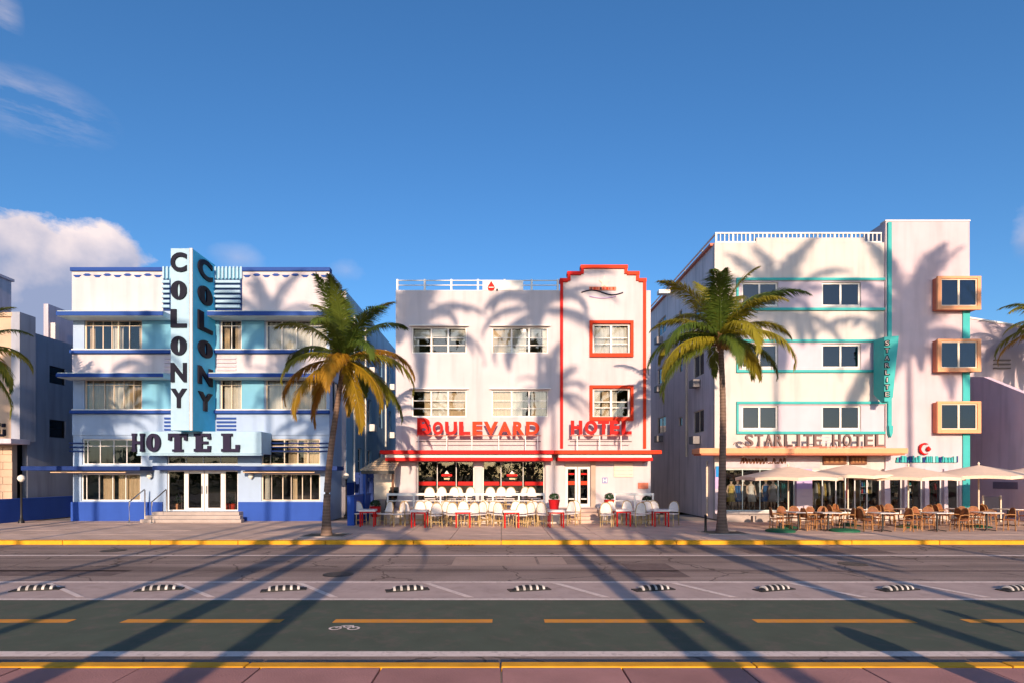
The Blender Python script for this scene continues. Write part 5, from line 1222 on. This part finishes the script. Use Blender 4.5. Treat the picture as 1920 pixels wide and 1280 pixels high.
# ================================================================== furniture
bist_w = mat('bistro_white', (.80, .74, .70), .5, .1, 12, .2, 90); bamboo = mat('bamboo_frame', (.52, .36, .16), .5, .2, 9); tabtop = mat('table_white', (.74, .70, .68), .35, .05, 4)
ratt = mat('rattan_brown', (.25, .085, .03), .6, .3, 14, .4, 70, rand=.2); ratt_l = mat('rattan_light', (.40, .19, .07), .55, .2, 12, .2, 60, rand=.15); ratt_d = mat('rattan_dark', (.07, .025, .014), .6, .3, 14, .4, 70)
def bistro(nm, seat_m, frame_m, arm):
    t = thing(nm, 'x', 'chair')
    w_ = .22
    MB().box(-w_, w_, -.21, .21, .43, .465).build('seat', seat_m, t, bev=.015)
    # round-topped woven back: curved panel
    vs = []; fs = []; nx, nz_ = 8, 7
    for k in (0, 1):
        for i in range(nx+1):
            for j in range(nz_+1):
                u = -1+2*i/nx; zt = .50+.40*math.sqrt(max(0.0, 1-abs(u)**2.6*.9)); z = .52+(zt-.52)*j/nz_
                vs.append((u*w_*.96, .20+.05*(j/nz_)-.05*u*u+k*.02, z))
    m = (nx+1)*(nz_+1)
    for i in range(nx):
        for j in range(nz_):
            a, b, c, d = i*(nz_+1)+j, (i+1)*(nz_+1)+j, (i+1)*(nz_+1)+j+1, i*(nz_+1)+j+1
            fs += [(a, b, c, d), (m+a, m+d, m+c, m+b)]
    MB().add(vs, fs).build('backrest', seat_m, t, smooth=True)
    arc = []
    for i in range(13):
        u = -1+2*i/12; arc.append((u*w_, .215+.05*(1-u*u*.9), .50+.42*math.sqrt(max(0, 1-abs(u)**2.6*.92))))
    MB().tube([(-w_, .2, .02)]+arc+[(w_, .2, .02)], .016, 6).build('back_frame', frame_m, t, smooth=True)
    for s_ in (-1, 1):
        MB().tube([(s_*.19, -.18, .43), (s_*.21, -.21, 0)], .016, 6).build('leg', frame_m, t)
        MB().tube([(s_*.19, .19, .43), (s_*.21, .24, 0)], .016, 6).build('leg', frame_m, t)
        if arm: MB().tube([(s_*.22, .2, .66), (s_*.25, 0, .67), (s_*.24, -.18, .64), (s_*.20, -.2, .44)], .018, 6).build('armrest', frame_m, t, smooth=True)
    MB().tube([(-.2, -.195, .2), (.2, -.195, .2)], .011, 6).build('stretcher', frame_m, t); MB().tube([(-.2, .215, .2), (.2, .215, .2)], .011, 6).build('stretcher', frame_m, t)
    return t
PW = Proto(bistro('bistro_chair', bist_w, bamboo, False)); PR = Proto(bistro('rattan_armchair', ratt, ratt_l, True))
t = thing('cafe_table', 'x', 'table'); MB().box(-.36, .36, -.36, .36, .66, .745).build('tabletop', tabtop, t, bev=.01)
for a in (-1, 1):
    for b in (-1, 1): MB().box(a*.29-.028, a*.29+.028, b*.29-.028, b*.29+.028, 0, .659).build('leg', red, t)
MB().box(-.26, .26, -.31, -.27, .60, .655).build('apron', red, t); MB().box(-.26, .26, .27, .31, .60, .655).build('apron', red, t)
PT = Proto(t)
t = thing('pedestal_table', 'x', 'table'); MB().box(-.38, .38, -.38, .38, .72, .75).build('tabletop', tabtop, t, bev=.01)
MB().lathe(0, 0, [(.05, .03), (.035, .1), (.035, .719)], 10).build('column', iron, t, smooth=True)
for k in range(4):
    a = k*math.pi/2+.785; MB().tube([(0, 0, .06), (.3*math.cos(a), .3*math.sin(a), .018)], .02, 6).build('foot', iron, t)
PD = Proto(t)
# white tables on the pavement, chairs around
GW = 'white bistro chairs before the red trimmed hotel'
tabs = [(690, 25.0), (787, 24.6), (868, 24.6), (958, 24.4), (1042, 24.6), (1166, 25.1), (1238, 25.0)]
lab_t = ['white topped red legged table nearest the short blue wall', 'red legged table in front of the hotel left pillar', 'red legged table before the left shop window', 'red legged table before the right shop window', 'red legged table in front of the topiary left of the door', 'red legged table right of the door under the red planter', 'red legged table at the right end, in shade by the passage']
for (px, yy), lb in zip(tabs, lab_t): PT.place((fx(px, yy), yy, .003), R(random.uniform(-6, 6)), lb, 'red legged tables on the pavement')
chairs = [(674, 25.5, 35), (722, 25.3, -40), (764, 25.5, 40), (816, 24.4, -160), (842, 25.3, 30), (898, 25.0, -35), (930, 25.5, 30), (988, 25.0, -150), (910, 25.9, 10), (1010, 25.4, 40), (1064, 25.5, -50), (1076, 25.9, -20), (1138, 24.7, 160), (1196, 24.7, -165), (1210, 25.5, -30), (1258, 25.4, -45), (1180, 25.9, 10), (968, 25.5, 0), (868, 25.6, 0), (787, 25.5, 5), (940, 24.9, 150), (852, 24.8, 165), (703, 25.9, 10), (745, 25.1, -60), (884, 24.7, -150), (1022, 24.8, 140), (1152, 25.6, 25), (1226, 25.8, -10), (1000, 25.95, 15), (830, 25.9, -20), (975, 24.4, -165), (806, 25.9, 25)]
chairs.sort()
ordn = lambda i: (ordw+['fifteenth', 'sixteenth', 'seventeenth', 'eighteenth', 'nineteenth', 'twentieth', 'twenty-first', 'twenty-second', 'twenty-third', 'twenty-fourth', 'twenty-fifth', 'twenty-sixth', 'twenty-seventh', 'twenty-eighth', 'twenty-ninth', 'thirtieth', 'thirty-first', 'thirty-second', 'thirty-third', 'thirty-fourth', 'thirty-fifth', 'thirty-sixth'])[i]
for i, (px, yy, a) in enumerate(chairs): PW.place((fx(px, yy), yy, .003), R(a), 'white woven bistro chair on the pavement below the railing, %s from the left' % ordn(i), GW, 1.16)
up_ch = [(806, 27.2, 10), (848, 27.3, -15), (864, 27.6, 30), (878, 27.2, -20), (921, 27.3, 10), (956, 27.2, -10), (1001, 27.4, 25), (827, 27.7, 0), (940, 27.8, 0), (980, 27.7, -30)]
up_ch.sort()
for i, (px, yy, a) in enumerate(up_ch): PW.place((fx(px, yy), yy, TZ+.003), R(a), 'white woven bistro chair up on the terrace behind the railing, %s from the left' % ordn(i), GW, 1.16)
for i, (px, yy) in enumerate(((834, 27.0), (900, 27.0), (976, 27.0))): PD.place((fx(px, yy), yy, TZ+.003), R(random.uniform(-8, 8)), 'white topped dark footed table on the terrace, %s from the left' % ordw[i], 'tables up on the terrace')
# planters with clipped balls
topi = leaf('topiary', (.012, .035, .012), (.025, .075, .02), .15)
pot_red = mat('planter_red', (.55, .012, .018), .45, .1, 4)
def planter(px, yy, z, lab, s_=1):
    x = fx(px, yy); t = thing('planter', lab, 'planter', (x, yy, z), 'red planters with clipped bushes')
    MB().lathe(x, yy, [(.17*s_, z), (.2*s_, z+.05), (.27*s_, z+.48*s_), (.29*s_, z+.5*s_), (.24*s_, z+.5*s_), (.22*s_, z+.44*s_)], 18).build('pot', pot_red, t, smooth=True)
    rr = random.Random(px); mb = MB(); c = Vector((x, yy, z+.62*s_))
    for k in range(420):
        d = Vector((rr.gauss(0, 1), rr.gauss(0, 1), rr.gauss(0, 1))).normalized()
        if d.z < -.45: continue
        p = c+Vector((d.x*.25, d.y*.25, d.z*.20))*s_*rr.uniform(.8, 1.05); u = d.cross(Vector((rr.gauss(0, 1), rr.gauss(0, 1), rr.gauss(0, 1)))).normalized()*.035; v = (d+u*9*rr.uniform(-1, 1)).normalized().cross(u).normalized()*.03
        mb.add([p-u, p+v, p+u, p-v], [(0, 1, 2, 3)])
    mb.build('foliage', topi, t)
planter(704, 25.9, .35, 'red planter with dark bush by the kiosk', .95); planter(1039, 26.55, TZ, 'red planter with dark clipped ball left of the hotel door'); planter(1143, 26.55, TZ, 'red planter with green clipped ball right of the hotel door'); planter(1213, 26.6, TZ-.05, 'dark planter bush at the right end of the terrace', .9)
pd_ = thing('plinth', 'small grey plinth carrying the red planter by the kiosk', 'plinth', (fx(704, 25.9), 25.9, 0)); MB().box(fx(704, 25.9)-.22, fx(704, 25.9)+.22, 25.68, 26.12, 0, .348).build('block', kerb_g, pd_, bev=.02)
# menu stand on the steps, dark stacked chairs by the kiosk
stk = thing('stacked_chairs', 'dark stack of folded chairs leaning beside the kiosk pillar', 'chairs', (fx(732, 26.9), 26.9, TZ))
for k in range(5):
    x = fx(729+k*2.2, 26.9); z = TZ+.02+k*.16
    MB().box(x-.2, x+.2, 26.75, 27.1, z, z+.04).build('seat', iron, stk); MB().box(x-.2, x+.2, 27.06, 27.1, z+.04, z+.42).build('backrest', iron, stk, bev=.01)
    for s_ in (-1, 1): MB().tube([(x+s_*.19, 26.78, z+.02), (x+s_*.2, 26.72, z-.1 if k else TZ)], .015, 5).build('leg', iron, stk)
# rattan seating before the cream hotel
GR = 'brown rattan armchairs before the cream hotel'
tb = [(1497, 23.2), (1553, 22.9), (1655, 22.7), (1757, 22.8), (1850, 23.0), (1600, 25.2), (1700, 25.3), (1800, 25.4), (1890, 25.2)]
lb2 = ['white topped pedestal table nearest the palm trunk', 'white topped pedestal table second from the palm, front row', 'white topped pedestal table third from the palm, front row', 'white topped pedestal table fourth from the palm, front row', 'white topped pedestal table at the right end of the front row', 'white topped pedestal table first of the back row under the umbrellas', 'white topped pedestal table second of the back row under the umbrellas', 'white topped pedestal table third of the back row under the umbrellas', 'white topped pedestal table at the right end of the back row']
for (px, yy), lb in zip(tb, lb2): PD.place((fx(px, yy), yy, .003), R(random.uniform(-8, 8)), lb, 'pedestal tables before the cream hotel')
ac = []
for k, (px, yy) in enumerate(tb):
    for dx_, dy_, a in ((-.78, .1, 90), (.78, -.05, -90), (-.18, .72, 10), (.3, .85, -12)):
        if k >= 5 and dx_ == .3: continue
        x = fx(px, yy)+dx_+random.uniform(-.06, .06)
        ac.append((x, yy+dy_+random.uniform(-.08, .08), a+random.uniform(-14, 14), k))
fr_ = sorted([c for c in ac if c[3] < 5]); bk_ = sorted([c for c in ac if c[3] >= 5])
for i, c in enumerate(fr_): PR.place((c[0], c[1], .003), R(c[2]), 'brown rattan armchair of the front tables, %s from the left' % ordn(i), GR)
for i, c in enumerate(bk_): PR.place((c[0], c[1], .003), R(c[2]), 'brown rattan armchair of the back tables, %s from the left' % ordn(i), GR)
# umbrellas
canv = mat('umbrella_canvas', (.84, .63, .48), .9, .06, 3); grn = mat('green_base', (.01, .12, .06), .6, .2, 6)
def umbrella(px, yy, h, half, lab, rz):
    x = fx(px, yy); t = thing('patio_umbrella', lab, 'umbrella', (0, 0, 0), 'cream umbrellas before the cream hotel')
    mb = MB(); ns = 8; K = 6; vs = []; fs = []
    corners = [(half*math.cos(2*math.pi*j/8+math.pi/8)*1.08, half*math.sin(2*math.pi*j/8+math.pi/8)*1.08) for j in range(8)]
    per = []
    for j in range(8):
        a, b = corners[j], corners[(j+1) % 8]
        for q in range(4):
            f = q/4; per.append((a[0]+(b[0]-a[0])*f, a[1]+(b[1]-a[1])*f, .07*math.sin(math.pi*f)))
    m = len(per)
    for k in range(K+1):
        r = k/K
        for (a, b, sg) in per: vs.append((a*r, b*r, h-.48*r**1.05+sg*r*.6))
    for k in range(K):
        for j in range(m): fs.append((k*m+j, k*m+(j+1) % m, (k+1)*m+(j+1) % m, (k+1)*m+j))
    o = len(vs)
    for (a, b, sg) in per: vs.append((a*1.0, b*1.0, h-.48+sg*.6-.13))
    for j in range(m): fs.append((K*m+j, K*m+(j+1) % m, o+(j+1) % m, o+j))
    mb.add(vs, fs).build('canopy', canv, t)
    MB().tube([(0, 0, .08), (0, 0, h+.06)], .03, 8).build('pole', frame_cream, t)
    MB().lathe(0, 0, [(.03, h+.03), (.05, h+.06), (.01, h+.14)], 8).build('finial', frame_cream, t)
    for j in range(8):
        c = corners[j]; MB().tube([(0, 0, h-.05), (c[0]*.97, c[1]*.97, h-.51)], .012, 4).build('rib', wood_b, t)
    MB().lathe(0, 0, [(.46, 0), (.46, .03), (.12, .10), (.05, .14)], 20).build('base', grn, t, smooth=True)
    t.location = (x, yy, 0); t.rotation_euler = (0, 0, rz)
for px, yy, h, half, lb, rz in ((1478, 24.3, 2.62, 1.95, 'cream patio umbrella nearest the palm, over the left tables', .1), (1590, 25.3, 2.70, 1.9, 'cream patio umbrella second from the palm, under the peach canopy', .3), (1703, 24.5, 2.62, 1.85, 'cream patio umbrella in front of the pink tower pillars', 0), (1835, 24.6, 2.68, 1.9, 'cream patio umbrella before the shaded side wall', .2), (1945, 25.2, 2.66, 1.9, 'cream patio umbrella cut by the right picture edge', .1)):
    umbrella(px, yy, h, half, lb, rz)
# green mats/bases on the ground in the front row
for px, yy, lb in ((1463, 22.6, 'round green umbrella base on the pavement left of the rattan chairs'), (1583, 22.7, 'round green base between the first two front tables')):
    x = fx(px, yy); t = thing('umbrella_base', lb, 'umbrella base', (x, yy, 0), 'green bases on the pavement')
    MB().lathe(x, yy, [(.55, .004), (.55, .06), (.45, .10), (.1, .13)], 24).build('weight', grn, t, smooth=True); MB().lathe(x, yy, [(.045, .13), (.045, .36)], 10).build('sleeve', iron, t, smooth=True)
# small bollard by the right palm
bl = thing('bollard', 'short dark bollard at the kerb left of the right palm', 'bollard', (fx(1323, 22.4), 22.4, 0)); MB().lathe(fx(1323, 22.4), 22.4, [(.06, 0), (.05, .1), (.045, .62), (.06, .64), (.03, .7)], 12).build('post', iron, bl, smooth=True)
urn(433, 957, Y1+.9, orange_red, 'potted plant in a bright orange pot inside the hotel door, right'); urn(330, 957, Y1+.9, peach, 'potted plant in a yellow pot inside the hotel door, left')
